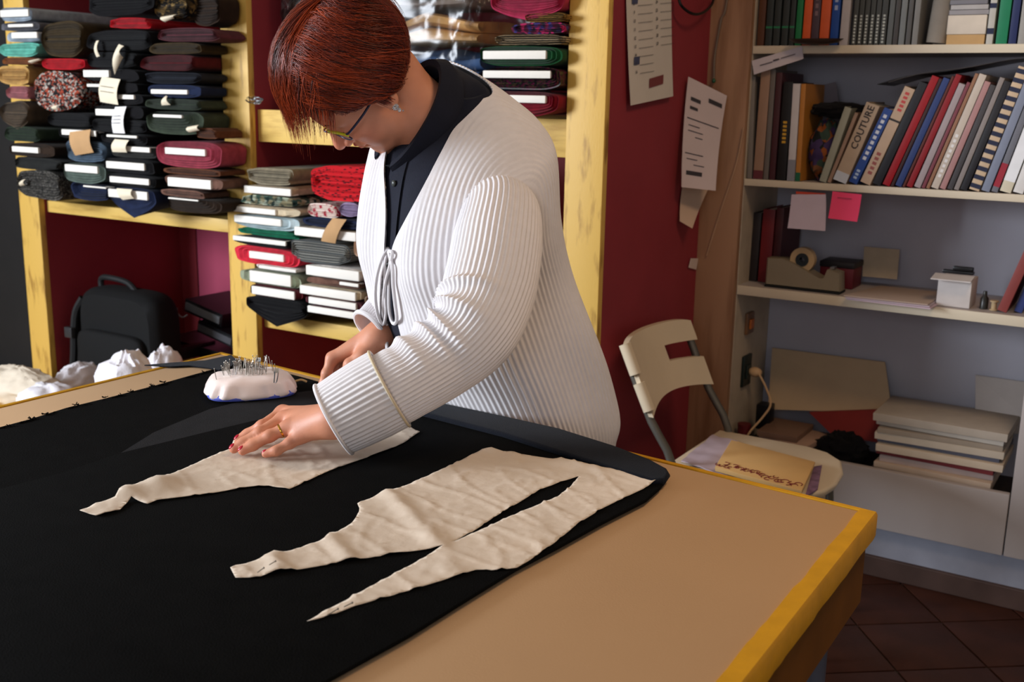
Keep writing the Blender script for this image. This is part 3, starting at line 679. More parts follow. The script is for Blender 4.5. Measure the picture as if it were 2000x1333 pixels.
# low bench at the left with white cloths
bench = thing('low_bench', 'low bench with gold painted lid and dark fringe at the far left', 'bench', (-3.45, 2.2, 0))
part('lid', MB().box((-4.2, 1.98, .28), (-2.72, 2.42, .305), .004), gold, bench)
part('body', MB().box((-4.18, 2.0, 0), (-2.74, 2.4, .28)), wine, bench)
fr = MB()
for k in range(70):
    t = k / 70; q = P(20 + 110 * t, 746 + 8 * t + rnd.uniform(-5, 5), 1, 2.42); fr.tube([q, q + np.array([rnd.uniform(-.02, .02), -.004, rnd.uniform(-.012, .02)])], .0035, 4)
part('fringe', fr, m_dbrown, bench, stuff=True)
wc = mat('white_cotton', (226, 222, 228), .9, .05, 20, .2, 200, spec=.1); wc2 = mat('cream_cotton', (220, 206, 186), .9, .06, 20, .2, 200, spec=.1)
def heap(px, py0, py1, Y, m, label, seed, wid):
    t = P(px, py0, 1, Y); hh = (t[2] - .306) / 2
    solo('crumpled_cloth', label, 'cloth', crumple((t[0], Y, .306 + hh), (wid, .09, hh * 1.02), seed, .22, 2.4, 48, 28, .3065), m, 'crumpled white cloths on the bench')
heap(35, 722, 800, 2.16, wc2, 'cream crumpled cloth at the far left edge', 1, .17)
heap(92, 752, 800, 2.10, wc, 'small white crumpled cloth just behind the table edge at far left', 2, .1)
heap(245, 698, 745, 2.15, wc, 'white crumpled cloth below the laptop bag', 4, .10)
heap(318, 688, 740, 2.345, wc, 'white crumpled cloth nearest the glossy black case', 3, .055)
heap(150, 712, 745, 2.36, wc, 'white scrap poking out beside the bag strap', 6, .04)
# ================================================================ BOOKS AND THINGS IN THE BOOKCASE
pages_m = mat('book_pages', (206, 196, 178), .9, .08, 80)
def bk(rgb, rough=.5): return mat('cover_%d_%d_%d' % rgb, rgb, rough, .06, 20, spec=.35)
_prev = {}
def book(label, group, zs, xb, xt, ytop, rgb, depth=.2, Y=YB + .012, height=None, marks=(), ybot=None, cat='book', name='book', hs=0):
    """standing book: xb = (left,right) pixels of the spine at the shelf, xt = left pixel of the spine at ytop"""
    yb_ = proj((P(xb[0], 400, 1, Y)[0], Y, zs))[1]
    X0 = P(xb[0], yb_, 1, Y)[0]; X1 = P(xb[1], yb_, 1, Y)[0]
    T = P(xt, ytop, 1, Y); w = X1 - X0
    ang = math.atan2(T[0] - X0, T[2] - zs)
    pv = _prev.get(group)
    if group and pv and abs(pv[2] - Y) < 1e-6 and X0 >= pv[0] - .004:
        hm = min(pv[3], T[2] - zs); ang = max(ang, math.atan(max(-.5, pv[1] - max(0, X0 - pv[0]) / hm)))
    w *= math.cos(ang)
    h = height or math.hypot(T[0] - X0, T[2] - zs)
    w -= .0016; _prev[group] = (X1, math.tan(ang), Y, h)
    if ang >= 0: loc = (X1 - .0005, Y, zs + .0005); ox = -w
    else: loc = (X0, Y, zs + .0005); ox = 0.0
    root = thing(name, label, cat, loc, group, rot=(0, ang, 0))
    c = MB(); t = min(.002, w * .2)
    c.box((ox, 0, 0), (ox + w, .0025, h), .0008).box((ox, .0025, 0), (ox + t, depth, h)).box((ox + w - t, .0025, 0), (ox + w, depth, h))
    part('cover', c, bk(rgb), root, local=True)
    part('pages', MB().box((ox + t, .003, .003), (ox + w - t, depth - .004, h - .004)), pages_m, root, local=True)
    for mk in marks:
        k = mk[0]
        if k == 'band':      # coloured band across the spine
            _, a, b, col = mk; part('spine_band', MB().box((ox - .0002, -.0004, h * a), (ox + w + .0002, .001, h * b)), bk(col), root, local=True)
        elif k == 'text':
            _, s, a, size, col = mk; m_ = MB(); add_text(m_, s, size, (ox + w / 2, -.0006, h * a), (0, 0, 1), (-1, 0, 0), True)
            part('spine_title', m_, bk(col), root, local=True, smooth=False)
        elif k == 'dash':    # illegible printed line along the spine
            _, a, b, col, n = mk; m_ = MB()
            for i in range(n):
                z0 = h * (a + (b - a) * i / n); m_.box((ox + w * .3, -.0006, z0), (ox + w * .7, .0002, z0 + h * (b - a) / n * .6))
            part('spine_print', m_, bk(col), root, local=True)
        elif k == 'stripes':
            _, n, col = mk; m_ = MB()
            for i in range(n):
                z0 = h * (i + .25) / n; m_.box((ox - .0003, -.0004, z0), (ox + w + .0003, .001, z0 + h / n * .5))
            part('spine_stripes', m_, bk(col), root, local=True)
    return root
ZA, ZB_, ZC = 1.536, 1.154, .832
GA = 'books on the top shelf'
H1 = .27
def upright(label, xs, rgb, h=H1, g=GA, **k):
    p = P(xs[0], 90, 1, YB + .012); x2 = proj((p[0], YB + .012, ZA + .05))
    return book(label, g, ZA, xs, x2[0], x2[1], rgb, height=h, **k)
upright('brown book first from the left on the top shelf', (1477, 1491), (84, 48, 26))
for i, (a, b) in enumerate(((1493, 1506), (1508, 1521), (1524, 1537), (1539, 1549))):
    upright('%s dark grey volume with a thin green band on the top shelf' % ('first', 'second', 'third', 'fourth')[i], (a, b), (44, 48, 46), marks=(('band', .18, .20, (30, 110, 70)),))
upright('green slim book between dark grey and orange books', (1551, 1563), (24, 110, 62))
upright('orange book left of the purple-grey one', (1565, 1581), (206, 84, 34))
upright('purple-grey book between the two orange books', (1582, 1597), (72, 54, 62), marks=(('dash', .3, .9, (120, 96, 100), 8),))
upright('wide orange book right of the purple-grey one', (1598, 1617), (204, 86, 40))
upright('royal blue book on the top shelf', (1619, 1635), (24, 66, 140), marks=(('dash', .35, .9, (150, 160, 190), 7),))
upright('off-white binder beside the royal blue book', (1638, 1655), (176, 168, 168))
for i, (a, b) in enumerate(((1661, 1671), (1672, 1682), (1683, 1693), (1694, 1704), (1705, 1715), (1716, 1728))):
    upright('%s thin dark issue with a pale dotted spine, left to right' % ('first', 'second', 'third', 'fourth', 'fifth', 'sixth')[i], (a, b), (66, 68, 66), h=.26, marks=(('dash', .02, .32, (190, 196, 190), 9),))
for i, (a, b, c) in enumerate(((1730, 1741, (96, 100, 100)), (1742, 1752, (70, 66, 64)), (1753, 1765, (120, 124, 124)), (1767, 1777, (86, 84, 82)), (1779, 1791, (128, 126, 122)))):
    upright('grey plastic-covered folder number %s right of the dotted issues' % ('one', 'two', 'three', 'four', 'five')[i], (a, b), c, h=.25)
# grey cardboard tube
p0 = P(1806, 91, 1, YB + .05); tb = MB().tube([(p0[0] + .03, YB + .05, ZA + .006), (p0[0] + .055, YB + .05, ZA + .32)], .028, 20)
solo('cardboard_tube', 'grey cardboard tube leaning beside the white box', 'tube', tb, mat('grey_card', (140, 132, 122), .8))
bx = thing('card_box', 'white box with tan lower edge on the top shelf', 'box', (P(1885, 90, 1, YB + .02)[0], YB + .02, ZA))
xa, xb_ = P(1847, 90, 1, YB + .02)[0], P(1921, 90, 1, YB + .02)[0]
part('base', MB().box((xa, YB + .02, ZA + .0006), (xb_, YB + .2, ZA + .026), .001), mat('tan_card', (196, 158, 108), .8), bx)
part('lid', MB().box((xa - .001, YB + .018, ZA + .0265), (xb_ + .001, YB + .202, ZA + .075), .001), mat('white_card', (214, 202, 186), .8), bx)
for k in range(5):
    z = ZA + .0762 + .013 * k
    solo('magazine', 'magazine %s in the flat pile on the white box' % ('lowest', 'second from below', 'in the middle', 'second from the top', 'topmost')[k], 'magazine', MB().box((xa + .003 * (k % 2), YB + .02, z), (xb_ + .004 - .003 * (k % 3), YB + .2, z + .012), .001), bk(((150, 146, 148), (176, 172, 170), (120, 118, 124))[k % 3]), 'magazines piled on the white box')
upright('white book with a navy band right of the white box', (1924, 1938), (186, 182, 172), h=.25, marks=(('band', .1, .16, (24, 30, 60)), ('band', .36, .41, (24, 30, 60))))
upright('thick emerald green binder', (1943, 1966), (20, 120, 80), h=.3)
upright('navy blue book right of the emerald binder', (1968, 1984), (30, 40, 84), h=.27)
upright('grey and white book near the right edge of the photo', (1986, 2004), (150, 146, 140), h=.26)
upright('dark red book at the right end of the top shelf', (2006, 2024), (96, 26, 30), h=.28)
pd = P(1597, 88, 1, YB - .01)
di = MB()
for i, (r, z) in enumerate(((.03, 0), (.052, .006), (.06, .014), (.057, .014), (.045, .008), (.02, .004))): pass
rings = [[(pd[0] + r * 1.25 * math.cos(t), YB + .045 + r * .5 * math.sin(t), ZA + .001 + z) for t in np.linspace(0, 2 * math.pi, 25)[:-1]] for r, z in ((.025, 0), (.05, .005), (.062, .015), (.058, .015), (.045, .008), (.02, .004))]
for o in list(bpy.data.objects):
    pass
solo('small_dish', 'shallow dark dish in front of the orange and blue books', 'dish', di.loft([[(x, y - .075, z) for x, y, z in r] for r in rings]), mat('dark_dish', (54, 40, 34), .4))
# ---- middle shelf
GB = 'books on the middle shelf'
def st(label, xb, xt, yt, rgb, **k): return book(label, GB, ZB_, xb, xt, yt, rgb, **k)
st('grey thin album first on the middle shelf', (1459, 1469), 1466, 150, (120, 112, 104))
st('tan tall album second on the middle shelf', (1470, 1489), 1486, 138, (150, 118, 96), marks=(('band', 0, .08, (96, 40, 46)),))
st('mouse grey album beside the tan one', (1490, 1500), 1505, 136, (104, 96, 90))
st('dark maroon album on the middle shelf', (1501, 1513), 1516, 142, (66, 30, 34))
st('black book with gold print on the middle shelf', (1515, 1534), 1530, 160, (20, 18, 18), marks=(('dash', .38, .62, (196, 150, 40), 6),))
st('white book with a grey foot beside the black one', (1537, 1552), 1545, 164, (196, 190, 190), marks=(('band', 0, .22, (128, 128, 136)),))
st('orange-brown slim book with a green foot', (1553, 1563), 1565, 164, (178, 116, 46), marks=(('band', 0, .09, (20, 90, 60)),))
# bundle of dark printed cloth and wrapping between upright and leaning books
bc_ = P(1606, 345, 1, YB + .07)
solo('printed_cloth', 'dark floral cloth bundle stuffed between the books', 'cloth', crumple((bc_[0] - .005, YB + .10, ZB_ + .088), (.043, .07, .086), 9, .22, 2.6, 40, 26, ZB_ + .001), patmat('dark_floral', 'tweed', [(28, 30, 30), (52, 68, 58), (62, 48, 84), (132, 72, 34)], 45))
solo('black_hat', 'black floppy cloth draped over the floral bundle', 'cloth', crumple((bc_[0] + .022, YB + .11, ZB_ + .205), (.085, .07, .022), 12, .3, 2.2, 40, 20), m_black)
a_ = P(1585, 160, 1, YB + .12)
solo('grey_folder', 'grey translucent folder standing behind the floral bundle', 'folder', MB().obox((bc_[0] - .035, YB + .2, ZB_ + .14), (.045, 0, .012), (0, .002, 0), (-.03, 0, .135)), mat('grey_sheet', (110, 104, 112), .3))
st('small pale green book, first of the leaning row', (1598, 1613), 1648, 212, (150, 150, 134), depth=.16)
st('thin brown-edged book second in the leaning row', (1614, 1622), 1668, 222, (150, 122, 104), depth=.18)
st('beige book titled COUTURE in dark letters', (1623, 1652), 1688, 208, (180, 158, 136), depth=.2, marks=(('text', 'COUTURE', .70, .027, (44, 36, 34)), ('band', .0, .12, (190, 196, 206))))
st('blue book with white lettering beside the couture book', (1654, 1673), 1724, 216, (42, 74, 146), depth=.18, marks=(('dash', .32, .95, (210, 216, 226), 9), ('dash', .06, .2, (170, 190, 214), 3)))
st('cream book with faded red lettering', (1676, 1699), 1762, 175, (196, 170, 146), depth=.2, marks=(('dash', .76, .97, (196, 70, 70), 5), ('band', .655, .675, (40, 34, 34)), ('dash', .1, .35, (150, 80, 76), 5)))
st('black book behind the cream one', (1701, 1719), 1792, 164, (34, 34, 40), depth=.2)
st('bright red book in the leaning row', (1721, 1737), 1806, 148, (156, 12, 26), depth=.2)
st('dark brown book between red and blue', (1738, 1745), 1825, 152, (58, 30, 28), depth=.2)
st('blue cloth-bound book in the leaning row', (1746, 1760), 1834, 153, (44, 62, 116), depth=.2)
st('rust brown book right of the blue cloth-bound one', (1761, 1767), 1852, 148, (92, 40, 32), depth=.2)
st('crimson book right of the rust brown one', (1768, 1781), 1862, 147, (140, 18, 28), depth=.2)
st('pale grey thin book with worn spine', (1783, 1797), 1868, 165, (164, 150, 152), depth=.2)
st('plum red thin book in the leaning row', (1798, 1806), 1880, 160, (124, 62, 72), depth=.2)
st('amber brown book in the leaning row', (1807, 1815), 1893, 142, (146, 104, 78), depth=.2)
st('silver white book with glossy spine', (1816, 1832), 1905, 146, (196, 182, 168), depth=.2, marks=(('dash', .1, .5, (226, 222, 220), 9),))
st('dusty pink book in the leaning row', (1833, 1846), 1917, 160, (170, 126, 124), depth=.2)
st('dark slate book in the leaning row', (1848, 1860), 1926, 166, (66, 62, 64), depth=.2)
st('grey stone-coloured book in the leaning row', (1861, 1872), 1938, 150, (136, 126, 122), depth=.2)
st('black thin book left of the striped one', (1873, 1888), 1948, 158, (30, 28, 32), depth=.2)
st('navy and cream striped book', (1890, 1912), 1958, 128, (196, 170, 140), depth=.2, marks=(('stripes', 14, (28, 32, 58)),))
st('blue-grey book right of the striped one', (1914, 1932), 1968, 160, (122, 128, 146), depth=.2)
st('grey book with a red label near the shelf foot', (1934, 1948), 1986, 160, (104, 104, 112), depth=.2, marks=(('band', .05, .27, (150, 34, 50)),))
st('cream book with glossy white spine at the right edge', (1950, 1974), 1996, 155, (206, 196, 172), depth=.2, marks=(('band', .1, .6, (226, 226, 228)),))
st('white book rightmost on the middle shelf in view', (1976, 1998), 2016, 150, (214, 210, 206), depth=.2)
st('dark blue book just beyond the right edge of the photo', (2000, 2018), 2034, 150, (40, 50, 90), depth=.2)
# loose sheets lying over the leaning books
sh = MB(); ra = []
for t in np.linspace(0, 1, 12):
    q = P(1735 + 300 * t, 160 - 46 * math.sin(t * 1.5), 1, YB + .03); ra.append([q + np.array([0, w, .004 * math.sin(9 * t)]) for w in (0, .09, .2)])
k = 3; vs = [tuple(q) for r in ra for q in r]; fs = [(i * k + j, i * k + j + 1, (i + 1) * k + j + 1, (i + 1) * k + j) for i in range(11) for j in range(2)]
solo('loose_sheet', 'dark glossy sheet arched over the leaning books', 'sheet', sheet_mb(vs, fs, .002), mat('dark_sheet', (66, 60, 60), .3))
vs2 = [tuple(np.array(q) + np.array([-.03, .004, -.006])) for i, q in enumerate(vs[:27])]
solo('loose_sheet', 'black sheet edge poking out left under the glossy one', 'sheet', sheet_mb(vs2, [f for f in fs if max(f) < 27], .002), mat('black_sheet', (34, 34, 36), .4))
# ---- notes stuck to the shelf edges
def note(label, quad, m, Y=YB - .004, cat='note', name='paper_note', curl=.012, lines=None, parent_print='print', group=None):
    c = [P(q[0], q[1], 1, Y) for q in quad]; nu, nv = 4, 8; vs = []
    for j in range(nv + 1):
        v = j / nv
        for i in range(nu + 1):
            u = i / nu; q = (c[0] * (1 - u) + c[1] * u) * (1 - v) + (c[3] * (1 - u) + c[2] * u) * v
            vs.append(q + np.array([0, -curl * v * v - .002 * math.sin(4 * u + 2 * v) * v, 0]))
    k = nu + 1; fs = [(j * k + i, j * k + i + 1, (j + 1) * k + i + 1, (j + 1) * k + i) for j in range(nv) for i in range(nu)]
    q = sheet_mb([tuple(x) for x in vs], fs, 0); n = len(vs); q.v[n:] = [(x, y + .0008, z) for x, y, z in vs]
    o = solo(name, label, cat, q, m, group)
    if lines:
        p = MB(); w = c[1] - c[0]; h = c[3] - c[0]
        for (u, v, ln, th) in lines:
            a = c[0] * (1 - u) * (1 - v) + c[1] * u * (1 - v) + c[2] * u * v + c[3] * (1 - u) * v + np.array([0, -curl * v * v - .0035, 0])
            p.obox(a + w * ln / 2, w * ln / 2, (0, .0003, 0), h / np.linalg.norm(h) * th)
        part(parent_print, p, ink, o)
    return o
paper_w = mat('note_paper', (196, 186, 190), .85, .04, 20); lilac_p = mat('lilac_paper', (188, 172, 184), .85, .04, 20)
note('white label taped askew over the left end of the top shelf board', [(1468, 119), (1566, 90), (1570, 115), (1474, 146)], paper_w, name='shelf_label', curl=.004, lines=[(.15, .5, .25, .0012), (.42, .45, .12, .002), (.58, .45, .28, .001)])
note('white creased note hanging under the middle shelf, left of the pink one', [(1546, 380), (1613, 380), (1614, 451), (1541, 445)], lilac_p)
note('bright pink sticky note under the middle shelf', [(1626, 374), (1683, 380), (1676, 433), (1620, 426)], mat('pink_sticky', (232, 70, 110), .8, .03), name='sticky_note', lines=[(.2, .2, .5, .0006)])
note('red-orange tape strip above the white creased note', [(1555, 374), (1612, 378), (1612, 382), (1555, 379)], mat('red_tape', (176, 58, 34), .5), name='tape_strip', cat='tape', curl=.001, Y=YB - .002)
# ---- desk shelf
tp0, tp1 = P(1493, 570, 1, YB + .03)[0], P(1638, 588, 1, YB + .03)[0]
td = thing('tape_dispenser', 'grey desk tape dispenser on the lower shelf', 'tape dispenser', ((tp0 + tp1) / 2, YB + .03, ZC))
beige_p = mat('taupe_plastic', (128, 116, 96), .4, .05, spec=.4)
prof = [(0, .006), (0, .068), (.035, .07), (.06, .062), (.125, .032), (.135, .034), (.142, .055), (.155, .052), (.168, .0485), (.172, .006)]
sc_ = (tp1 - tp0) / .172
b = MB(); rings = [[(tp0 + x * sc_, YB + .03 + yy, ZC + z * sc_ * .98) for x, z in prof] for yy in (0, .004, .056, .06)]
for r_, s in ((0, .97), (3, .97)):
    cx = sum(p[0] for p in rings[r_]) / len(prof); cz = sum(p[2] for p in rings[r_]) / len(prof)
    rings[r_] = [(cx + (x - cx) * s, y, cz + (z - cz) * s) for x, y, z in rings[r_]]
part('body', b.loft(rings), beige_p, td)
part('base', MB().box((tp0 - .001, YB + .028, ZC + .0005), (tp1 + .001, YB + .092, ZC + .007), .001), mat('black_rubber', (20, 20, 20), .8), td)
tc_ = (tp0 + .078 * sc_, YB + .03, ZC + .068 * sc_)
def ring_mb(c, r0, r1, w, axis_y=True, n=28):
    b = MB(); rr_ = [[(c[0] + r * math.cos(t), c[1] + y, c[2] + r * math.sin(t)) for t in np.linspace(0, 2 * math.pi, n + 1)[:-1]] for r, y in ((r0, 0), (r1, 0), (r1, w), (r0, w), (r0, 0))]
    return b.loft(rr_, cap0=False, cap1=False)
part('tape_roll', ring_mb((tc_[0], tc_[1] + .018, tc_[2]), .02, .037, .024), mat('adhesive_tape', (190, 160, 120), .3, trans=.2), td)
part('tape_core', ring_mb((tc_[0], tc_[1] + .016, tc_[2]), .008, .0198, .028), mat('dark_core', (30, 36, 40), .4), td)
part('cutter', MB().obox((tp0 + .148 * sc_, YB + .06, ZC + .056 * sc_), (.006, 0, .0), (0, .014, 0), (0, 0, .003)), mat('grey_steel', (150, 150, 150), .3, metal=.9), td)
for i, (a, b2, h, c, l) in enumerate(((1461, 1477, 415, (34, 26, 26), 'black ring binder at the left end of the lower shelf'), (1479, 1503, 408, (104, 18, 24), 'dark red ring binder on the lower shelf'), (1505, 1520, 405, (66, 14, 20), 'deep maroon binder beside the dark red one'))):
    x2 = proj((P(a, 560, 1, YB + .1)[0], YB + .1, ZC + .1))
    book(l, 'binders on the lower shelf', ZC, (a, b2), x2[0], x2[1], c, depth=.18, Y=YB + .1, height=P(a, h, 1, YB + .1)[2] - ZC, name='ring_binder', cat='binder')
pw = P(1522, 505, 1, YB + .12)
solo('white_marker', 'white marker standing behind the tape dispenser', 'marker', MB().tube([(pw[0], YB + .12, ZC + .001), (pw[0], YB + .12, P(1522, 460, 1, YB + .12)[2])], .005, 12), mat('white_plastic', (214, 204, 196), .4))
rb0, rb1 = P(1600, 540, 1, YB + .14)[0], P(1666, 545, 1, YB + .14)[0]
rb = thing('dark_box', 'dark red and black box behind the tape dispenser', 'box', ((rb0 + rb1) / 2, YB + .14, ZC))
part('body', MB().box((rb0, YB + .14, ZC + .0006), (rb1, YB + .24, ZC + .062), .003), mat('maroon_card', (92, 14, 24), .5), rb)
part('lid', MB().box((rb0 - .002, YB + .138, ZC + .0622), (rb1 + .002, YB + .242, ZC + .08), .003), mat('black_card', (28, 22, 24), .5), rb)
# paper stack overhanging the shelf edge
for i, (dx, dy, rot, c, l) in enumerate(((.01, -.006, -.03, (190, 168, 180), 'pinkish sheet at the bottom of the stack on the lower shelf'), (.0, -.004, .02, (176, 160, 170), 'lilac sheet second in the paper stack'), (-.004, .004, .0, (170, 150, 136), 'large beige sheet on top of the paper stack'))):
    c0 = np.array([(P(1655, 600, 1, YB)[0] + P(1818, 615, 1, YB)[0]) / 2 + dx, YB + .085 + dy, 0])
    R_ = np.array([[math.cos(rot), -math.sin(rot)], [math.sin(rot), math.cos(rot)]]); z = ZC + .001 + .004 * i
    pl = [tuple(c0[:2] + R_ @ np.array(q)) for q in ((-.115, -.125), (.115, -.125), (.118, .105), (-.07, .115))]
    solo('paper_sheet', l, 'paper', MB().slab(pl, z, .003, .0008), mat('sheet_%d' % i, c, .85, .04), 'papers on the lower shelf')
cn = [P(1688, 482, 1, YB + .27), P(1757, 488, 1, YB + .27), P(1752, 546, 1, YB + .24), P(1684, 540, 1, YB + .24)]
cd = MB(); cd.add([tuple(c) for c in cn] + [tuple(c + np.array([0, .002, 0])) for c in cn], [(0, 1, 2, 3), (7, 6, 5, 4), (0, 4, 5, 1), (1, 5, 6, 2), (2, 6, 7, 3), (3, 7, 4, 0)])
card = solo('beige_card', 'beige folded card leaning on the wall behind the paper stack', 'card', cd, mat('card_beige', (176, 158, 134), .8))
w0, w1 = P(1828, 590, 1, YB + .03)[0], P(1893, 600, 1, YB + .03)[0]; wz = P(1860, 545, 1, YB + .03)[2]
wb = thing('white_carton', 'small white carton with an open flap on the lower shelf', 'carton', ((w0 + w1) / 2, YB + .03, ZC))
part('body', MB().box((w0, YB + .03, ZC + .0006), (w1, YB + .13, wz), .002), mat('white_carton_card', (204, 196, 192), .7), wb)
part('flap', MB().obox(((w0 + w1) / 2 - .006, YB + .024, wz + .004), ((w1 - w0) / 2 + .008, 0, 0), (0, .03, .004), (0, 0, .0015)), mat('white_carton_card', (204, 196, 192)), wb)
solo('black_stapler', 'small black stapler lying on the white carton', 'stapler', MB().box((w0 + .004, YB + .05, wz + .0115), (w1 - .002, YB + .075, wz + .02), .003).box((w0 + .03, YB + .052, wz + .0205), (w1 - .004, YB + .073, wz + .032), .004), dk)
b = MB(); lx = P(1924, 600, 1, YB + .05)[0]
solo('glue_bottle', 'tiny dark bottle with a pale cap beside the white carton', 'bottle', MB().tube([(lx - .005, YB + .06, ZC + .001), (lx - .005, YB + .06, ZC + .03), (lx - .005, YB + .06, ZC + .036), (lx - .005, YB + .06, ZC + .05)], [.011, .011, .006, .005], 14), mat('dark_bottle', (40, 38, 36), .3))
solo('thread_spool', 'small beige spool next to the tiny dark bottle', 'spool', MB().tube([(lx + .022, YB + .05, ZC + .001), (lx + .022, YB + .05, ZC + .004), (lx + .022, YB + .05, ZC + .0042), (lx + .022, YB + .05, ZC + .024), (lx + .022, YB + .05, ZC + .0242), (lx + .022, YB + .05, ZC + .028)], [.011, .011, .007, .007, .011, .011], 14), mat('beige_thread', (170, 146, 112), .8))
book('brick red folder leaning at the right end of the lower shelf', None, ZC, (1945, 1966), 2008, 470, (128, 58, 54), depth=.2, Y=YB + .03, name='leaning_folder', cat='folder')
book('blue book behind the leaning brick red folder', None, ZC, (1978, 1996), 2026, 500, (46, 58, 110), depth=.18, Y=YB + .05)
# ---- niche below: sockets, panels, papers
NZ = .2855
def socket(px, py0, py1, w, label, rgb, plate):
    q0, q1 = P(px, py0, 1, YB + .12), P(px, py1, 1, YB + .12); zc = (q0[2] + q1[2]) / 2; hh = (q0[2] - q1[2]) / 2
    r = thing('wall_socket', label, 'socket', (BX0 + .001, YB + .12, zc))
    part('plate', MB().box((BX0, YB + .12 - w, zc - hh), (BX0 + .01, YB + .12 + w, zc + hh), .003), mat('plate_%d_%d_%d' % plate, plate, .4), r)
    part('switch', MB().box((BX0 + .01, YB + .12 - w * .5, zc - hh * .5), (BX0 + .016, YB + .12 + w * .5, zc + hh * .4), .002), mat('switch_%d_%d_%d' % rgb, rgb, .4), r)
    return r
socket(1464, 610, 652, .03, 'orange light switch on the side of the bookcase niche', (200, 106, 40), (120, 84, 56))
socket(1448, 692, 752, .035, 'dark green wall socket on the side of the niche', (34, 44, 40), (22, 34, 32))
pq = P(1468, 726, 1, YB + .12)
plug = thing('power_plug', 'beige power plug with cable in the dark wall socket', 'plug', pq)
part('body', MB().ellipsoid((BX0 + .035, YB + .12, pq[2]), (.022, .016, .016), 16, 10), mat('beige_plug', (196, 160, 120), .5), plug)
part('cable', MB().tube(resample([(BX0 + .05, YB + .11, pq[2]), P(1497, 760, 1, YB + .1), P(1505, 790, 1, YB + .08), P(1490, 815, 1, YB + .06), P(1462, 848, 1, YB + .03), (P(1462, 848, 1, YB + .03)[0] - .02, YB + .03, NZ + .008)], 30), .0035, 6), mat('beige_plug', (196, 160, 120)), plug)
def lean_board(label, quad, Y0, Y1, m, th=.006, name='leaning_board', cat='board'):
    c = [P(quad[0][0], quad[0][1], 1, Y1), P(quad[1][0], quad[1][1], 1, Y1), P(quad[2][0], quad[2][1], 1, Y0), P(quad[3][0], quad[3][1], 1, Y0)]
    for q in c[2:]: q[2] = max(q[2], NZ + .001)
    b = MB(); b.add([tuple(q) for q in c] + [tuple(q + np.array([0, th, 0])) for q in c], [(0, 1, 2, 3), (7, 6, 5, 4), (0, 4, 5, 1), (1, 5, 6, 2), (2, 6, 7, 3), (3, 7, 4, 0)])
    return solo(name, label, cat, b, m)
lean_board('large beige cardboard sheet leaning in the niche on the left', [(1508, 680), (1728, 708), (1742, 808), (1500, 800)], YB + .22, YB + .3, mat('cardboard_beige', (190, 164, 132), .8, .08, 6))
lean_board('pale board leaning behind the paper pile at the right', [(1905, 733), (2040, 752), (2040, 850), (1905, 845)], YB + .24, YB + .3, mat('pale_board', (168, 158, 152), .7, .05))
lean_board('dark red folder lying tilted behind the black bundle', [(1580, 806), (1740, 800), (1732, 868), (1625, 850)], YB + .15, YB + .2, mat('red_folder_card', (122, 30, 28), .6), .012, 'red_folder', 'folder')
bq = P(1640, 868, 1, YB + .06)
solo('black_bundle', 'crumpled black bundle on the niche floor beside the paper pile', 'cloth', crumple((bq[0], YB + .11, NZ + .058), (.070, .05, .048), 21, .4, 2.4, 40, 24, NZ + .001), m_black)
# magazine heap on the left of the niche
mg = ((1478, 1580, (92, 70, 60), 'brown magazine lowest in the small heap of the niche'), (1486, 1585, (150, 128, 112), 'pale magazine second in the small heap'), (1474, 1570, (58, 70, 62), 'dark green magazine third in the small heap'), (1490, 1590, (170, 138, 120), 'salmon beige magazine fourth in the small heap'), (1482, 1560, (120, 92, 76), 'tan magazine on top of the small heap'))
for i, (a, b2, c, l) in enumerate(mg):
    x0, x1 = P(a, 850, 1, YB + .05)[0], P(b2, 860, 1, YB + .05)[0]; z = NZ + .001 + .0185 * i; r0 = .12 * ((i % 3) - 1)
    cx = (x0 + x1) / 2; R_ = np.array([[math.cos(r0), -math.sin(r0)], [math.sin(r0), math.cos(r0)]]); hw = (x1 - x0) / 2
    solo('magazine', l, 'magazine', MB().slab([tuple(np.array([cx, YB + .115]) + R_ @ np.array(q)) for q in ((-hw, -.085), (hw, -.085), (hw, .085), (-hw, .085))], z, .017, .002), bk(c), 'magazines in the niche')
jar = P(1447, 800, 1, YB + .06)
solo('red_tin', 'dark red tin in the left corner of the niche', 'tin', MB().tube([(jar[0] + .018, YB + .05, NZ + .001), (jar[0] + .018, YB + .05, NZ + .09), (jar[0] + .018, YB + .05, NZ + .0905), (jar[0] + .018, YB + .05, NZ + .1)], [.02, .02, .021, .021], 18), mat('tin_red', (92, 22, 26), .5))
solo('black_charger', 'black charger standing behind the red tin', 'charger', MB().box((jar[0] + .028, YB + .12, NZ + .067), (jar[0] + .075, YB + .17, NZ + .15), .006), dk)
# big pile of papers at the right
plist = ((1700, 1950, 0, .018, (176, 150, 128), 'beige folder lowest in the big paper pile'), (1692, 1930, .03, .012, (74, 58, 54), 'dark brown folder in the big paper pile'), (1702, 1960, -.02, .012, (186, 164, 144), 'cream folder in the big paper pile'), (1706, 1955, .02, .014, (170, 152, 146), 'pinkish grey papers in the big pile'), (1703, 1962, -.03, .009, (110, 40, 42), 'red folder edge in the big pile'), (1700, 1975, .01, .016, (190, 172, 150), 'thick cream papers in the big pile'), (1700, 1968, -.015, .008, (84, 84, 96), 'blue-grey folder near the top of the big pile'), (1694, 1972, .02, .016, (184, 170, 152), 'pale papers under the top folder'), (1698, 1966, .035, .010, (150, 136, 120), 'thin tan folder just under the top of the big pile'), (1696, 1974, -.025, .012, (196, 184, 170), 'off-white folder just under the topmost one'), (1690, 1978, 0, .018, (172, 160, 146), 'wide grey-beige folder on top of the big pile'))
z = NZ + .001
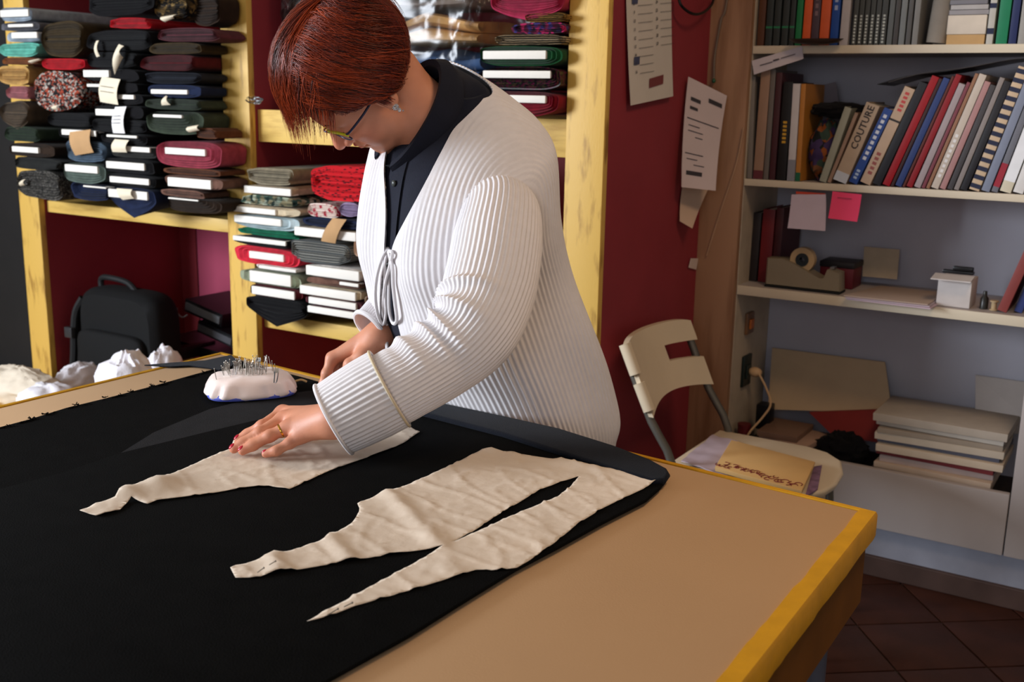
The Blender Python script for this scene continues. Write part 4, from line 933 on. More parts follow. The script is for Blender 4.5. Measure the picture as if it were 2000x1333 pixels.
for i, (a, b2, r0, th, c, l) in enumerate(plist):
    x0, x1 = P(a, 900, 1, YB + .05)[0], P(b2, 930, 1, YB + .05)[0] - .012; cx = (x0 + x1) / 2; hw = (x1 - x0) / 2 - .012; r0 *= 1.5
    R_ = np.array([[math.cos(r0), -math.sin(r0)], [math.sin(r0), math.cos(r0)]])
    d = .115; th = th + .005
    solo('paper_folder', l, 'folder', MB().slab([tuple(np.array([cx, YB + .165 + .012 * math.sin(i * 2.3)]) + R_ @ np.array(q)) for q in ((-hw, -d), (hw, -d), (hw, d), (-hw, d))], z, th, .002), bk(c, .8), 'papers piled in the niche')
    z += th + .0006
# ---- papers on the wine red side panel
SX = -1.2605
def side_note(label, name, quad, m, cat, lines=None, curl=.0, X=SX + .004, nums=False, flare=0.0):
    c = [P(q[0], q[1], 0, X + (flare if i_ in (1, 2) else 0)) for i_, q in enumerate(quad)]; nu, nv = 5, 8; vs = []
    for j in range(nv + 1):
        v = j / nv
        for i in range(nu + 1):
            u = i / nu; q = (c[0] * (1 - u) + c[1] * u) * (1 - v) + (c[3] * (1 - u) + c[2] * u) * v
            vs.append(q + np.array([curl * v * v, 0, 0]))
    k = nu + 1; fs = [(j * k + i, j * k + i + 1, (j + 1) * k + i + 1, (j + 1) * k + i) for j in range(nv) for i in range(nu)]
    q = sheet_mb([tuple(x) for x in vs], fs, 0); n = len(vs); q.v[n:] = [(x - .0012, y, z) for x, y, z in vs]
    o = solo(name, label, cat, q, m)
    if lines:
        p = MB()
        for (u, v, ln, th) in lines:
            f = lambda u, v: c[0] * (1 - u) * (1 - v) + c[1] * u * (1 - v) + c[2] * u * v + c[3] * (1 - u) * v + np.array([curl * v * v + .0025, 0, 0])
            a, b2 = f(u, v), f(min(1, u + ln), v)
            p.obox((a + b2) / 2, (b2 - a) / 2, (.0003, 0, 0), np.array([0, 0, th]))
        part('print', p, ink, o)
    if nums:
        p = MB(); ph = MB()
        f = lambda u, v: c[0] * (1 - u) * (1 - v) + c[1] * u * (1 - v) + c[2] * u * v + c[3] * (1 - u) * v + np.array([curl * v * v + .0025, 0, 0])
        ux = (c[1] - c[0]) / np.linalg.norm(c[1] - c[0]); uy = np.array([0, 0, 1.0])
        for k_ in range(31):
            col_, row = divmod(k_, 16); u = .14 + .5 * col_; v = .02 + .052 * row
            if col_ and row > 12: continue
            add_text(p, str(k_ + 1), .0115, f(u, v), ux, uy, True)
            a, b2 = f(u + .08, v + .012), f(u + .4, v + .012); p.obox((a + b2) / 2, (b2 - a) / 2, (.0003, 0, 0), np.array([0, 0, .0004]))
        for (u, v) in ((.1, .36), (.1, .73), (.52, .2)):
            a, b2 = f(u, v), f(u + .12, v); ph.obox((a + b2) / 2, (b2 - a) / 2, (.0002, 0, 0), np.array([0, 0, .010]))
        part('print', p, ink, o, smooth=False); part('holiday_block', ph, mat('calendar_navy', (70, 74, 100), .8), o)
        l = MB(); a, b2 = f(.42, .885), f(.75, .875); l.obox((a + b2) / 2, (b2 - a) / 2, (.0003, 0, 0), np.array([0, 0, .012]))
        part('printed_mark', l, mat('calendar_red', (120, 60, 60), .8), o)
    return o
side_note('long two-column calendar hanging on the wine red panel', 'calendar', [(1222, -120), (1312, -120), (1307, 188), (1224, 206)], mat('calendar_paper', (204, 194, 182), .8, .03), 'calendar', curl=.012, nums=True)
doc_lines = [(.1, .18, .25, .005), (.55, .13, .35, .006), (.1, .26, .2, .004), (.05, .36, .85, .0012), (.1, .42, .3, .001), (.1, .47, .4, .001), (.3, .52, .2, .001), (.05, .68, .5, .0012), (.1, .73, .3, .001), (.3, .78, .3, .001), (.1, .86, .45, .006)]
side_note('white printed invoice curling off the panel edge', 'printed_document', [(1345, 150), (1420, 187), (1385, 372), (1319, 365)], mat('invoice_paper', (196, 178, 176), .85, .03), 'document', doc_lines, curl=.02, X=SX + .012, flare=.07)
side_note('small torn beige slip below the invoice', 'paper_slip', [(1333, 366), (1384, 368), (1346, 446), (1322, 432)], mat('slip_paper', (196, 168, 146), .85, .04), 'paper', curl=.01, X=SX + .004, flare=.03)
side_note('tiny white scrap taped low on the panel edge', 'paper_scrap', [(1350, 505), (1364, 505), (1360, 527), (1345, 523)], mat('scrap_paper', (206, 186, 176), .85, .04), 'paper', X=SX + .004)
lp = [P(1325, -10, 0, SX + .02), P(1330, 10, 0, SX + .03), P(1350, 26, 0, SX + .04), P(1370, 26, 0, SX + .04), P(1388, 12, 0, SX + .03), P(1396, -8, 0, SX + .02)]
solo('black_cable', 'black cable loop hanging at the top of the wine red panel', 'cable', MB().tube(resample(lp, 24), .004, 8), dk)
wp = [(-1.195, YB - .026, 2.2), P(1422, -20, 1, YB - .028), P(1408, 40, 1, YB - .028), P(1396, 110, 1, YB - .028), P(1394, 155, 1, YB - .028)]
solo('cable', 'thin grey-green cord running down the pine upright', 'cord', MB().tube(resample(wp, 30), .0035, 6), mat('grey_cord', (112, 96, 82), .6))
solo('green_pin', 'small green push pin at the end of the cord on the upright', 'pin', MB().ellipsoid(P(1394, 158, 1, YB - .032), (.006, .006, .007), 10, 8), mat('green_plastic', (44, 88, 60), .4))
wp2 = [P(1452, 250, 1, YB - .026), P(1438, 320, 1, YB - .026), P(1405, 420, 1, YB - .026), P(1380, 500, 1, YB - .026)]
solo('cable', 'pale thin cord slanting across the pine upright', 'cord', MB().tube(resample(wp2, 20), .0025, 6), mat('pale_cord', (176, 140, 110), .6))
# ================================================================ CHAIR
white_pl = mat('chair_white', (214, 196, 168), .45, .04, 6, spec=.4); grey_leg = mat('chair_grey_metal', (104, 100, 92), .45, .08, metal=.5)
ch = thing('white_chair', 'white plastic chair with slotted backrest and grey metal legs', 'chair', (-.88, 2.7, 0))
def bp(u, v, off=0.0):
    """backrest surface: u along the width (0 near, 1 far), v height"""
    z = .585 + .185 * v; x = -1.09 - .085 * v - .035 * math.sin(math.pi * u); y = 2.45 + .41 * u
    return np.array([x + off, y, z])
nu, nv = 24, 12; b = MB(); vsF = []; vsB = []
def low(u): return .10 * (1 - (2 * u - 1) ** 2) - .01
idx = {}
vs = []
for j in range(nv + 1):
    for i in range(nu + 1):
        u = i / nu; v0 = low(u); v = v0 + (1 - v0) * j / nv
        if j == nv: v -= .05 * abs(2 * u - 1) ** 6
        vs.append(tuple(bp(u, v)))
k = nu + 1; fs = []
for j in range(nv):
    for i in range(nu):
        u = (i + .5) / nu; vv = (j + .5) / nv
        if u > .64 and .40 < vv < .64: continue
        fs.append((j * k + i, j * k + i + 1, (j + 1) * k + i + 1, (j + 1) * k + i))
q = sheet_mb(vs, fs, 0); n = len(vs); q.v[n:] = [(x - .014, y, z) for x, y, z in vs]
part('backrest', q, white_pl, ch)
def leg_t(pts, r=.011): return MB().tube(resample(pts, 16), r, 10)
for (y, s) in ((2.46, 1), (2.85, 1)):
    part('leg', leg_t([(-1.19 if s else -1.1, y, .76), (-1.105, y, .58), (-1.03, y, .44), (-1.06, y, .2), (-1.12, y, .008)]), grey_leg, ch)
    part('leg', leg_t([(-1.03, y, .425), (-.80, y + (.02 if y < 2.6 else -.03), .428), (-.73, y + (.02 if y < 2.6 else -.04), .40), (-.715, y + (.02 if y < 2.6 else -.04), .2), (-.70, y + (.02 if y < 2.6 else -.04), .008)]), grey_leg, ch)
part('backrest_sleeve', MB().tube([(-1.102, 2.452, .60), (-1.135, 2.452, .668)], .0165, 12).tube([(-1.145, 2.452, .69), (-1.18, 2.452, .765)], .0165, 12), white_pl, ch)
sp = [(-1.06, 2.47), (-.74, 2.46), (-.69, 2.48), (-.662, 2.53), (-.652, 2.60), (-.66, 2.69), (-.69, 2.78), (-.74, 2.83), (-.80, 2.85), (-1.06, 2.85)]
part('seat', MB().slab(sp, .435, .02, .008, segs=5), white_pl, ch)
part('slotted_rail', MB().tube([(-1.06, 2.48, .425), (-1.06, 2.84, .425)], .01, 8), grey_leg, ch)
CZ = .4555
crs = [tuple(P(x, y, 2, CZ)[:2]) for x, y in ((1330, 905), (1392, 853), (1440, 865), (1420, 935))]
solo('white_paper', 'white crumpled paper on the left of the chair seat', 'paper', sheet_mb(*grid_sheet(crs, (), .02, lambda x, y: CZ + .006 + .006 * noise.noise(Vector((x * 25, y * 25, 1)))), .002), lilac_p)
mp_ = [tuple(P(x, y, 2, CZ + .02)[:2]) for x, y in ((1428, 862), (1592, 905), (1566, 962), (1396, 915))]
pad = solo('manila_envelope', 'manila envelope with red handwriting on the chair seat', 'envelope', MB().slab(mp_, CZ + .012, .012, .003), mat('manila', (214, 172, 112), .8, .04))
hw_ = MB(); rr = random.Random(4)
e0, e1 = np.array(mp_[3]), np.array(mp_[2]); up = np.array(mp_[0]) - e0
for i in range(26):
    t = i / 26; c = e0 + (e1 - e0) * (t * .96 + .02) + up * (.06 + .12 * rr.random()); r = .006 + .004 * rr.random(); a0 = rr.uniform(0, 6)
    hw_.tube([(c[0] + r * math.cos(a0 + w), c[1] + r * 1.2 * math.sin(a0 + w), CZ + .0248) for w in np.linspace(0, 3.8, 9)], .0012, 4)
part('handwriting', hw_, mat('red_ink', (120, 34, 40), .7), pad)
pt = [tuple(P(x, y, 2, CZ + .01)[:2]) for x, y in ((1590, 908), (1606, 905), (1598, 950), (1572, 968))]
solo('purple_leaflet', 'purple printed leaflet beside the manila envelope', 'leaflet', MB().slab(pt, CZ, .005, .001), mat('purple_print', (128, 100, 128), .7, .4, 40))
# ================================================================ CUTTING TABLE
felt = mat('tan_felt', (192, 157, 120), .9, .04, 2.5, .06, 400, spec=.15)
ytape = mat('yellow_tape', (198, 142, 22), .5, .08, 30, .1, 90, spec=.3)
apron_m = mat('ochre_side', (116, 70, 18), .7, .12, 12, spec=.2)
TA, TB, TC, TD = np.array([-1.783, 1.646]), np.array([-.320, 1.510]), np.array([-.312, .28]), np.array([-1.80, .40])
tab = thing('cutting_table', 'large tan cutting table edged with yellow tape', 'table', (-1.05, .95, 0))
def inset(pl, d):
    c = np.mean(pl, 0); return [tuple(p + (c - p) / np.linalg.norm(c - p) * d) for p in pl]
quad = [TA, TB, TC, TD]
part('tabletop', MB().slab(inset(quad, .014), TH - .03, .03, .003), felt, tab)
def strip(a, b, w, nm):
    d = (b - a) / np.linalg.norm(b - a); nrm = np.array([d[1], -d[0]])
    c = np.mean(quad, 0)
    if nrm @ (c - a) < 0: nrm = -nrm
    bm_ = MB(); n = 60; rings = []
    for i in range(n + 1):
        p = a + (b - a) * i / n; j = .0018 * noise.noise(Vector((p[0] * 30, p[1] * 30, 2)))
        i0 = p + nrm * (w + j * 1.5); o0 = p - nrm * (.003 + j)
        rings.append([(i0[0], i0[1], TH - .005), (i0[0], i0[1], TH + .0012), (p[0], p[1], TH + .0016), (o0[0], o0[1], TH - .003), (o0[0], o0[1], TH - .034), (p[0] + nrm[0] * .004, p[1] + nrm[1] * .004, TH - .034)])
    part(nm, bm_.loft(rings), ytape, tab)
strip(TA, TB, .008, 'edge_tape'); strip(TB, TC, .022, 'edge_tape'); strip(TD, TA, .008, 'edge_tape'); strip(TC, TD, .02, 'edge_tape')
q2 = inset(quad, .02)
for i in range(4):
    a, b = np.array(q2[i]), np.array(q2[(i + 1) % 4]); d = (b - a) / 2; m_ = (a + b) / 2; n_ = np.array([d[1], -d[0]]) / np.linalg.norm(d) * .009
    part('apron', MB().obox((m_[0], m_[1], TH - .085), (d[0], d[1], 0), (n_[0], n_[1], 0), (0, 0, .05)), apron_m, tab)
steel = mat('blue_grey_steel', (120, 124, 140), .35, .05, metal=.6)
for (x, y) in ((-.365, 1.42), (-.365, 1.20), (-.365, .42), (-1.70, 1.54), (-1.70, 1.40), (-1.72, .52)):
    part('leg', MB().tube([(x, y, .012), (x, y, TH - .06)], .017, 14), steel, tab)
    part('foot', MB().tube([(x, y, .0), (x, y, .02)], .022, 14), mat('black_rubber', (20, 20, 20)), tab)
for y0, y1 in ((1.42, .42),):
    part('stretcher', MB().box((-.375, y1, .16), (-.355, y0, .19)), steel, tab)
# ---- black cloth in layers
def tp(pts, z=TH): return [tuple(P(x, y, 2, z)[:2]) for x, y in pts]
blk = mat('black_wool', (10, 10, 10), .95, .2, 30, .3, 500, sheen=.0, spec=.05)
nvy = mat('navy_strip_lit_fold', (20, 23, 31), .9, .15, 30, .3, 500, sheen=.05, spec=.1)
wrong = mat('grey_lining', (36, 36, 38), .95, .1, 30, .3, 600, spec=.1)
cloth = thing('black_fabric', 'length of black fabric spread in folded layers over the table', 'fabric', (-1.1, 1.1, TH))
low_poly = tp([(-120, 870), (0, 838), (60, 822), (130, 800), (200, 783), (300, 757), (370, 737), (418, 724), (440, 722), (466, 706), (500, 716), (610, 745), (760, 790), (900, 805), (1080, 850), (1240, 905), (1000, 1000), (500, 1150), (-200, 1250)])
def cloth_sheet(poly, z, th, amp, fq, seed, step=.025):
    vs, fs = grid_sheet(poly, (), step, lambda x, y: z + th + amp * max(0, noise.noise(Vector((x * fq, y * fq, seed)))))
    mb = MB(); n = len(vs); base = sheet_mb(vs, fs, 0)
    base.v[n:] = [(x, y, z) for x, y, _ in vs]
    return base
part('lower_layer', cloth_sheet(low_poly, TH + .0004, .0025, .0, 8, 1), blk, cloth)
part('lining_wedge', cloth_sheet(tp([(236, 886), (300, 846), (410, 800), (500, 778), (640, 760), (640, 800), (420, 842)], TH + .004), TH + .0032, .0016, 0, 8, 2), wrong, cloth)
up_poly = tp([(-300, 1040), (-60, 975), (0, 957), (120, 926), (240, 885), (420, 841), (610, 796), (760, 800), (900, 806), (1100, 858), (1290, 925), (1303, 935), (1290, 955), (1262, 980), (1180, 1022), (1090, 1072), (1010, 1114), (900, 1182), (800, 1245), (700, 1300), (620, 1345), (540, 1400), (200, 1500), (-100, 1400)], TH + .008)
uz = TH + .0052
part('upper_layer', MB().slab(up_poly, uz, .0045, .003, segs=5), blk, cloth, angle=60)
UP = uz + .0045
fold_poly = tp([(640, 742), (760, 768), (880, 796), (985, 818), (1092, 842), (1200, 876), (1270, 903), (1303, 921), (1309, 931), (1300, 943), (1272, 944), (1130, 900), (980, 852), (880, 826), (780, 800), (660, 772)], TH + .012)
part('folded_edge', MB().slab(fold_poly, UP - .0042, .0125, .006, segs=6), nvy, cloth, angle=60)  # same black cloth; lighter colour paints the light caught on the fold
part('corner_strip', cloth_sheet(tp([(282, 714), (340, 709), (400, 705), (452, 694), (462, 704), (452, 716), (428, 724), (405, 719), (370, 715), (330, 717)], TH + .004), TH + .003, .002, 0, 8, 3, .012), nvy, cloth)
fz = MB(); rr = random.Random(5)
edge = [(0, 838), (60, 822), (130, 800), (200, 783), (300, 757), (370, 737), (418, 724)]
for i in range(150):
    t = rr.random() * (len(edge) - 1.001); k = int(t); a = np.array(edge[k]) * (1 - t + k) + np.array(edge[k + 1]) * (t - k)
    if noise.noise(Vector((a[0] * .03, 0, 4))) < -.12: continue
    p = P(a[0], a[1] + 1, 2, TH + .0025); an = rr.uniform(.9, 2.6); L_ = rr.uniform(.004, .012)
    q = p + np.array([-math.sin(.3) * 0 + math.cos(an) * L_, math.sin(an) * L_, .001])
    fz.tube([p, (p + q) / 2 + np.array([0, 0, .002]), q], .0007, 3)
for (x, y) in ((20, 836), (62, 822), (88, 812), (148, 794), (206, 780), (238, 776), (255, 769), (296, 758), (318, 750), (400, 731)):
    p = P(x, y - 3, 2, TH + .003)
    for j in range(8):
        w = rr.uniform(0, 6.28); fz.tube([p, p + np.array([math.cos(w) * .007, math.sin(w) * .006, rr.uniform(0, .004)])], .0009, 3)
part('frayed_edge', fz, blk, cloth, stuff=True)
# ---- tissue paper patterns
tissue = mat('pattern_paper', (214, 197, 178), .75, .05, 14, .10, 120, spec=.25)
def crinkle(x, y, s):
    v = Vector((x * 13, y * 13, s)); a = abs(noise.noise(v)); b = abs(noise.noise(v * 2.7 + Vector((3, 1, 5)))); c = abs(noise.noise(Vector((x * 7 + y * 16, y * 6 - x * 3, s + 7))))
    return .0014 * max(0, 1 - a * 8) + .0009 * max(0, 1 - b * 7) + .0018 * max(0, 1 - c * 11) + .0006 * (1 + noise.noise(v * .8)) + .0003 * noise.noise(v * 6)
def rim(poly):
    pl = np.array(poly)
    def f(x, y):
        a = pl; b = np.roll(pl, -1, 0); d = b - a; p = np.array([x, y]); t = np.clip(((p - a) * d).sum(1) / (d * d).sum(1), 0, 1)
        return np.sqrt((((a + d * t[:, None]) - p) ** 2).sum(1)).min()
    return f
ZP = UP + .0012
o1 = tp([(156, 1000), (187, 1010), (234, 997), (257, 977), (288, 986), (307, 979), (399, 967), (450, 958), (486, 952), (525, 951), (565, 956), (600, 940), (644, 920), (700, 900), (756, 881), (790, 865), (820, 845), (799, 834), (740, 836), (640, 835), (540, 836), (484, 841), (459, 854), (450, 877), (392, 901), (322, 935), (306, 937), (259, 964), (246, 961), (225, 978), (187, 985)], ZP)
bump1 = [(P(247, 968, 2, ZP)[:2], .012, .016), (P(306, 955, 2, ZP)[:2], .012, .02), (P(330, 940, 2, ZP)[:2], .004, .02)]
def z1(x, y):
    h = ZP + crinkle(x, y, 2) * .8
    for c, a, w in bump1: h += a * math.exp(-((x - c[0]) ** 2 + (y - c[1]) ** 2) / (2 * w * w))
    return h
vs, fs = grid_sheet(o1, (), .006, z1)
solo('paper_pattern', 'crinkled sleeve-like paper pattern under her left hand', 'paper pattern', sheet_mb(vs, fs, .0004), tissue, angle=180)
o2 = tp([(941, 880), (960, 879), (983, 886), (1040, 895), (1104, 903), (1127, 912), (1207, 922), (1250, 934), (1283, 943), (1230, 968), (1180, 992), (1131, 1022), (1074, 1068), (1030, 1098), (1009, 1110), (970, 1115), (930, 1114), (808, 1152), (694, 1184), (656, 1199), (620, 1210), (599, 1216), (637, 1193), (675, 1174), (770, 1122), (866, 1070), (842, 1073), (780, 1082), (694, 1095), (580, 1115), (558, 1117), (500, 1129), (460, 1130), (450, 1111), (500, 1096), (570, 1076), (633, 1057), (676, 1032), (692, 1018), (701, 1004), (702, 996), (698, 986), (745, 965), (762, 962), (808, 943), (884, 908)], ZP)
h2 = tp([(880, 1062), (922, 1040), (990, 997), (1055, 957), (1100, 941), (1131, 931), (1112, 954), (1089, 971), (1017, 1001), (952, 1031)], ZP)
creases = [(tp([(1104, 903)], ZP)[0], tp([(1283, 943)], ZP)[0], .004, .012), (tp([(760, 965)], ZP)[0], tp([(850, 1060)], ZP)[0], .005, .010), (tp([(960, 879)], ZP)[0], tp([(1131, 915)], ZP)[0], .003, .008), (tp([(530, 1085)], ZP)[0], tp([(545, 1118)], ZP)[0], .005, .008), (tp([(640, 1050)], ZP)[0], tp([(680, 1094)], ZP)[0], .005, .009)]
def z2(x, y):
    h = ZP + crinkle(x, y, 5)
    for a, b, am, w in creases:
        a, b = np.array(a), np.array(b); d = b - a; p = np.array([x, y]); t = min(1, max(0, ((p - a) @ d) / (d @ d))); r = np.linalg.norm(a + d * t - p)
        h += am * math.exp(-r * r / (2 * w * w))
    return h
vs, fs = grid_sheet(o2, (h2,), .006, z2)
solo('paper_pattern', 'large two-legged paper pattern with a long slit on the black fabric', 'paper pattern', sheet_mb(vs, fs, .0004), tissue, angle=180)
steel_pin = mat('pin_steel', (150, 142, 132), .35, .02, metal=.8)
def pin(p, q, label, group, r=.0006, head=.0013):
    p, q = np.asarray(p, float), np.asarray(q, float)
    return solo('pin', label, 'pin', MB().tube([p, q], r, 5).ellipsoid(q, (head,) * 3, 6, 4), steel_pin, group)
for (a, b, l) in (((503, 1119), (515, 1110), 'steel pin at the narrow left tip of the large paper pattern'), ((526, 1104), (538, 1097), 'second steel pin near the left tip of the large pattern'), ((640, 1202), (660, 1190), 'steel pin at the lowest tip of the large paper pattern'), ((672, 1186), (688, 1178), 'steel pin just above the lowest pattern tip')):
    z = ZP + .010; pin(P(a[0], a[1], 2, z), P(b[0], b[1], 2, z), l, 'pins in the paper pattern')
# ---- pincushion
z0 = TH + .0056
pa, pb_ = P(403, 787, 2, z0), P(588, 772, 2, z0); ux = pb_ - pa; Lp = np.linalg.norm(ux); ux /= Lp; uy = np.array([-ux[1], ux[0], 0]); pc = (pa + pb_) / 2 + uy * .045
pcu = thing('pincushion', 'satin pincushion with blue base bristling with pins', 'pincushion', (pc[0], pc[1], z0))
satin = mat('pink_satin', (244, 224, 216), .3, .06, 10, .1, 60, sheen=.2, spec=.4)
def cush(u, w, side):
    return None
rings = []; NN = 72
for i, (s, h) in enumerate(((.93, .002), (.985, .005), (1.0, .008), (.975, .013), (.94, .019), (.90, .026), (.85, .031), (.76, .035), (.52, .037), (.15, .038))):
    row = []
    for j in range(NN):
        t = 2 * math.pi * j / NN; p = 3.2
        a = math.copysign(abs(math.cos(t)) ** (2 / p), math.cos(t)); b_ = math.copysign(abs(math.sin(t)) ** (2 / p), math.sin(t))
        puck = 1 + (.05 * math.cos(j * 2 * math.pi / 6.0) if .004 < h < .032 else 0) * max(0, 1 - abs(h - .015) / .018)
        q = pc + ux * a * s * puck * Lp * .485 + uy * b_ * s * puck * .064
        row.append((q[0], q[1], z0 + h * 1.05 + .003 * noise.noise(Vector((q[0] * 40, q[1] * 40, 3)))))
    rings.append(row)
part('cushion', MB().loft(rings), satin, pcu, angle=180)
bl_ = MB(); rings = [[tuple(pc + ux * math.copysign(abs(math.cos(t)) ** .6, math.cos(t)) * Lp * .48 * s + uy * math.copysign(abs(math.sin(t)) ** .6, math.sin(t)) * .063 * s)[:2] + (z0 + h,) for t in np.linspace(0, 2 * math.pi, 49)[:-1]] for s, h in ((.9, 0), (.98, .002), (1.0, .006), (.95, .012))]
part('base', bl_.loft(rings), mat('blue_satin', (86, 98, 190), .5, .06), pcu)
ks = MB(); e = pc + ux * Lp * .485
ks.tube(resample([e + np.array([0, 0, .016]), e + ux * .012 + np.array([0, 0, .018]), e + ux * .022 - uy * .004 + np.array([0, 0, .014])], 8), .0022, 6)
part('corner_tuft', ks, mat('tuft_gold', (190, 160, 110), .8), pcu)
rr = random.Random(12); pins_xy = []
for i in range(92):
    a, b_ = rr.gauss(-.05, .30), rr.uniform(-.5, .75)
    if abs(a) > .62: continue
    base = pc + ux * a * Lp * .485 + uy * b_ * .05; zt = z0 + .040 - .010 * (a * a + b_ * b_)
    tl = np.array([rr.gauss(0, .16), rr.gauss(0, .12), 1.0]); tl /= np.linalg.norm(tl); L_ = rr.uniform(.016, .031)
    p = np.array([base[0], base[1], zt]); pin(p - tl * .004, p + tl * L_, 'thin steel pin stuck upright in the satin pincushion', 'pins in the pincushion', .0006, .0012)
for (px_, py0, py1, l) in ((458, 712, 735, 'leftmost glittering safety pin on the pincushion'), (503, 712, 726, 'middle glittering safety pin on the pincushion'), (538, 718, 748, 'rightmost glittering safety pin on the pincushion')):
    q0 = P(px_ - 3, py1, 2, z0 + .037); up = np.array([.004, 0, .024])
    r = MB().tube(resample([q0, q0 + up, q0 + up * 1.08 + ux * .003, q0 + up + ux * .006, q0 + ux * .005 + np.array([0, 0, .002]), q0 + ux * .002], 20), .0011, 6)
    r.obox(q0 + up * 1.0 + ux * .003, ux * .0035, uy * .0018, np.array([0, 0, .004]))
    solo('safety_pin', l, 'safety pin', r, mat('bright_steel', (220, 226, 230), .15, .02, metal=.9), 'safety pins on the pincushion')
for (x0, y0, x1, y1, l) in ((424, 748, 421, 722, 'long hooked pin at the left end of the pincushion'), (438, 742, 434, 718, 'second long pin at the left end of the pincushion')):
    q = P(x0, y0, 2, z0 + .03); pin(q, q + np.array([-.006, .0, .026]), l, 'long pins at the left end', .0007, .0012)
# ================================================================ THE WOMAN
def nrm(v): v = np.asarray(v, float); return v / np.linalg.norm(v)
def caps(p, a, b, ra, rb):
    a = np.asarray(a, np.float32); b = np.asarray(b, np.float32); ba = b - a; pa = p - a
    h = np.clip((pa @ ba) / max(float(ba @ ba), 1e-9), 0, 1)
    return np.sqrt(((pa - h[:, None] * ba) ** 2).sum(1)) - (ra + (rb - ra) * h)
def ell(p, c, r):
    q = (p - np.asarray(c, np.float32)); r = np.asarray(r, np.float32)
    k0 = np.sqrt(((q / r) ** 2).sum(1)); k1 = np.sqrt(((q / r ** 2) ** 2).sum(1)) + 1e-9
    return k0 * (k0 - 1) / k1
def smin(a, b, k):
    h = np.clip(.5 + .5 * (b - a) / k, 0, 1); return b * (1 - h) + a * h - k * h * (1 - h)
def smax(a, b, k): return -smin(-a, -b, k)
def surfnet(groups, fin, h, nb=12):
    """sparse surface nets. groups: list of (centre, radius, fn); fin(list of distances) joins them"""
    lo = np.min([np.asarray(c) - r for c, r, _ in groups], 0); hi = np.max([np.asarray(c) + r for c, r, _ in groups], 0)
    B = np.ceil((hi - lo) / (nb * h)).astype(int)
    gi = np.stack(np.meshgrid(*[np.arange(b) for b in B], indexing='ij'), -1).reshape(-1, 3)
    cen = lo + (gi + .5) * nb * h; rad = nb * h * .87
    def ev(pts, act):
        ds = []
        for (c, r, fn), a in zip(groups, act):
            d = np.full(len(pts), 1.0, np.float32)
            if a is True: d = fn(pts)
            elif a is not None and a.any(): d[a] = fn(pts[a])
            ds.append(d)
        return fin(ds)
    near = [np.linalg.norm(cen - np.asarray(c), axis=1) < r + rad + .03 for c, r, _ in groups]
    d = ev(cen.astype(np.float32), near)
    keep = np.abs(d) < rad * 1.6
    gi = gi[keep]; near = [n[keep] for n in near]
    off = np.stack(np.meshgrid(*[np.arange(nb + 1)] * 3, indexing='ij'), -1).reshape(-1, 3)
    ND = B * nb + 2; verts = []; ids = []; quads = []
    def cid(c): return (c[..., 0].astype(np.int64) * ND[1] + c[..., 1]) * ND[2] + c[..., 2]
    CH = 250
    for s in range(0, len(gi), CH):
        g = gi[s:s + CH]; idx = (g[:, None, :] * nb + off[None]).reshape(-1, 3)
        act = [np.repeat(n[s:s + CH], len(off)) for n in near]
        D = ev((lo + idx * h).astype(np.float32), act).reshape(len(g), nb + 1, nb + 1, nb + 1)
        S = D < 0
        c8 = [S[:, i:nb + i, j:nb + j, k:nb + k] for i in (0, 1) for j in (0, 1) for k in (0, 1)]
        anyc = np.any(c8, 0) & ~np.all(c8, 0)
        w = np.argwhere(anyc)
        if len(w) == 0: continue
        acc = np.zeros((len(w), 3)); cnt = np.zeros(len(w))
        cor = [(i, j, k) for i in (0, 1) for j in (0, 1) for k in (0, 1)]
        dv = {c: D[w[:, 0], w[:, 1] + c[0], w[:, 2] + c[1], w[:, 3] + c[2]] for c in cor}
        for a in cor:
            for ax in range(3):
                if a[ax]: continue
                b = list(a); b[ax] = 1; b = tuple(b); da, db = dv[a], dv[b]
                m = (da < 0) != (db < 0); t = da / np.where(m, da - db, 1)
                p = np.array(a, float)[None] + np.zeros((len(w), 3)); p[:, ax] += t
                acc[m] += p[m]; cnt[m] += 1
        base = g[w[:, 0]] * nb + w[:, 1:]
        verts.append(lo + (base + acc / cnt[:, None]) * h); ids.append(cid(base))
        for ax in range(3):
            u, v = (ax + 1) % 3, (ax + 2) % 3
            sl0 = [slice(None)] + [slice(0, nb)] * 3; sl1 = list(sl0); sl1[1 + ax] = slice(1, nb + 1)
            A, Bq = S[tuple(sl0)], S[tuple(sl1)]
            e = np.argwhere(A != Bq)
            if len(e) == 0: continue
            pos = g[e[:, 0]] * nb + e[:, 1:]; sgn = A[e[:, 0], e[:, 1], e[:, 2], e[:, 3]]
            q = []
            for du, dvv in ((0, 0), (1, 0), (1, 1), (0, 1)):
                c = pos.copy(); c[:, u] -= du; c[:, v] -= dvv; q.append(cid(c))
            q = np.stack(q, 1); q[~sgn] = q[~sgn][:, ::-1]; quads.append(q)
    V = np.concatenate(verts); I = np.concatenate(ids); F = np.concatenate(quads)
    o = np.argsort(I); Is = I[o]; k = np.clip(np.searchsorted(Is, F), 0, len(Is) - 1)
    ok = (Is[k] == F).all(1)
    return V, o[k][ok]
# ---- head frame (front, left, up), measured in centimetres
HS = .0106
HR = np.array([[-.540, .468, -.700], [.811, .511, -.284], [.225, -.721, -.655]]); HT = np.array([-.259, -.452, 1.880])
HW = MR.T @ HR; H0 = CC + MR.T @ HT
def hx(f, l, u): return H0 + HW @ (np.array([f, l, u], float) * HS)
def to_head(p): return ((p - H0.astype(np.float32)) @ HW.astype(np.float32)) / HS
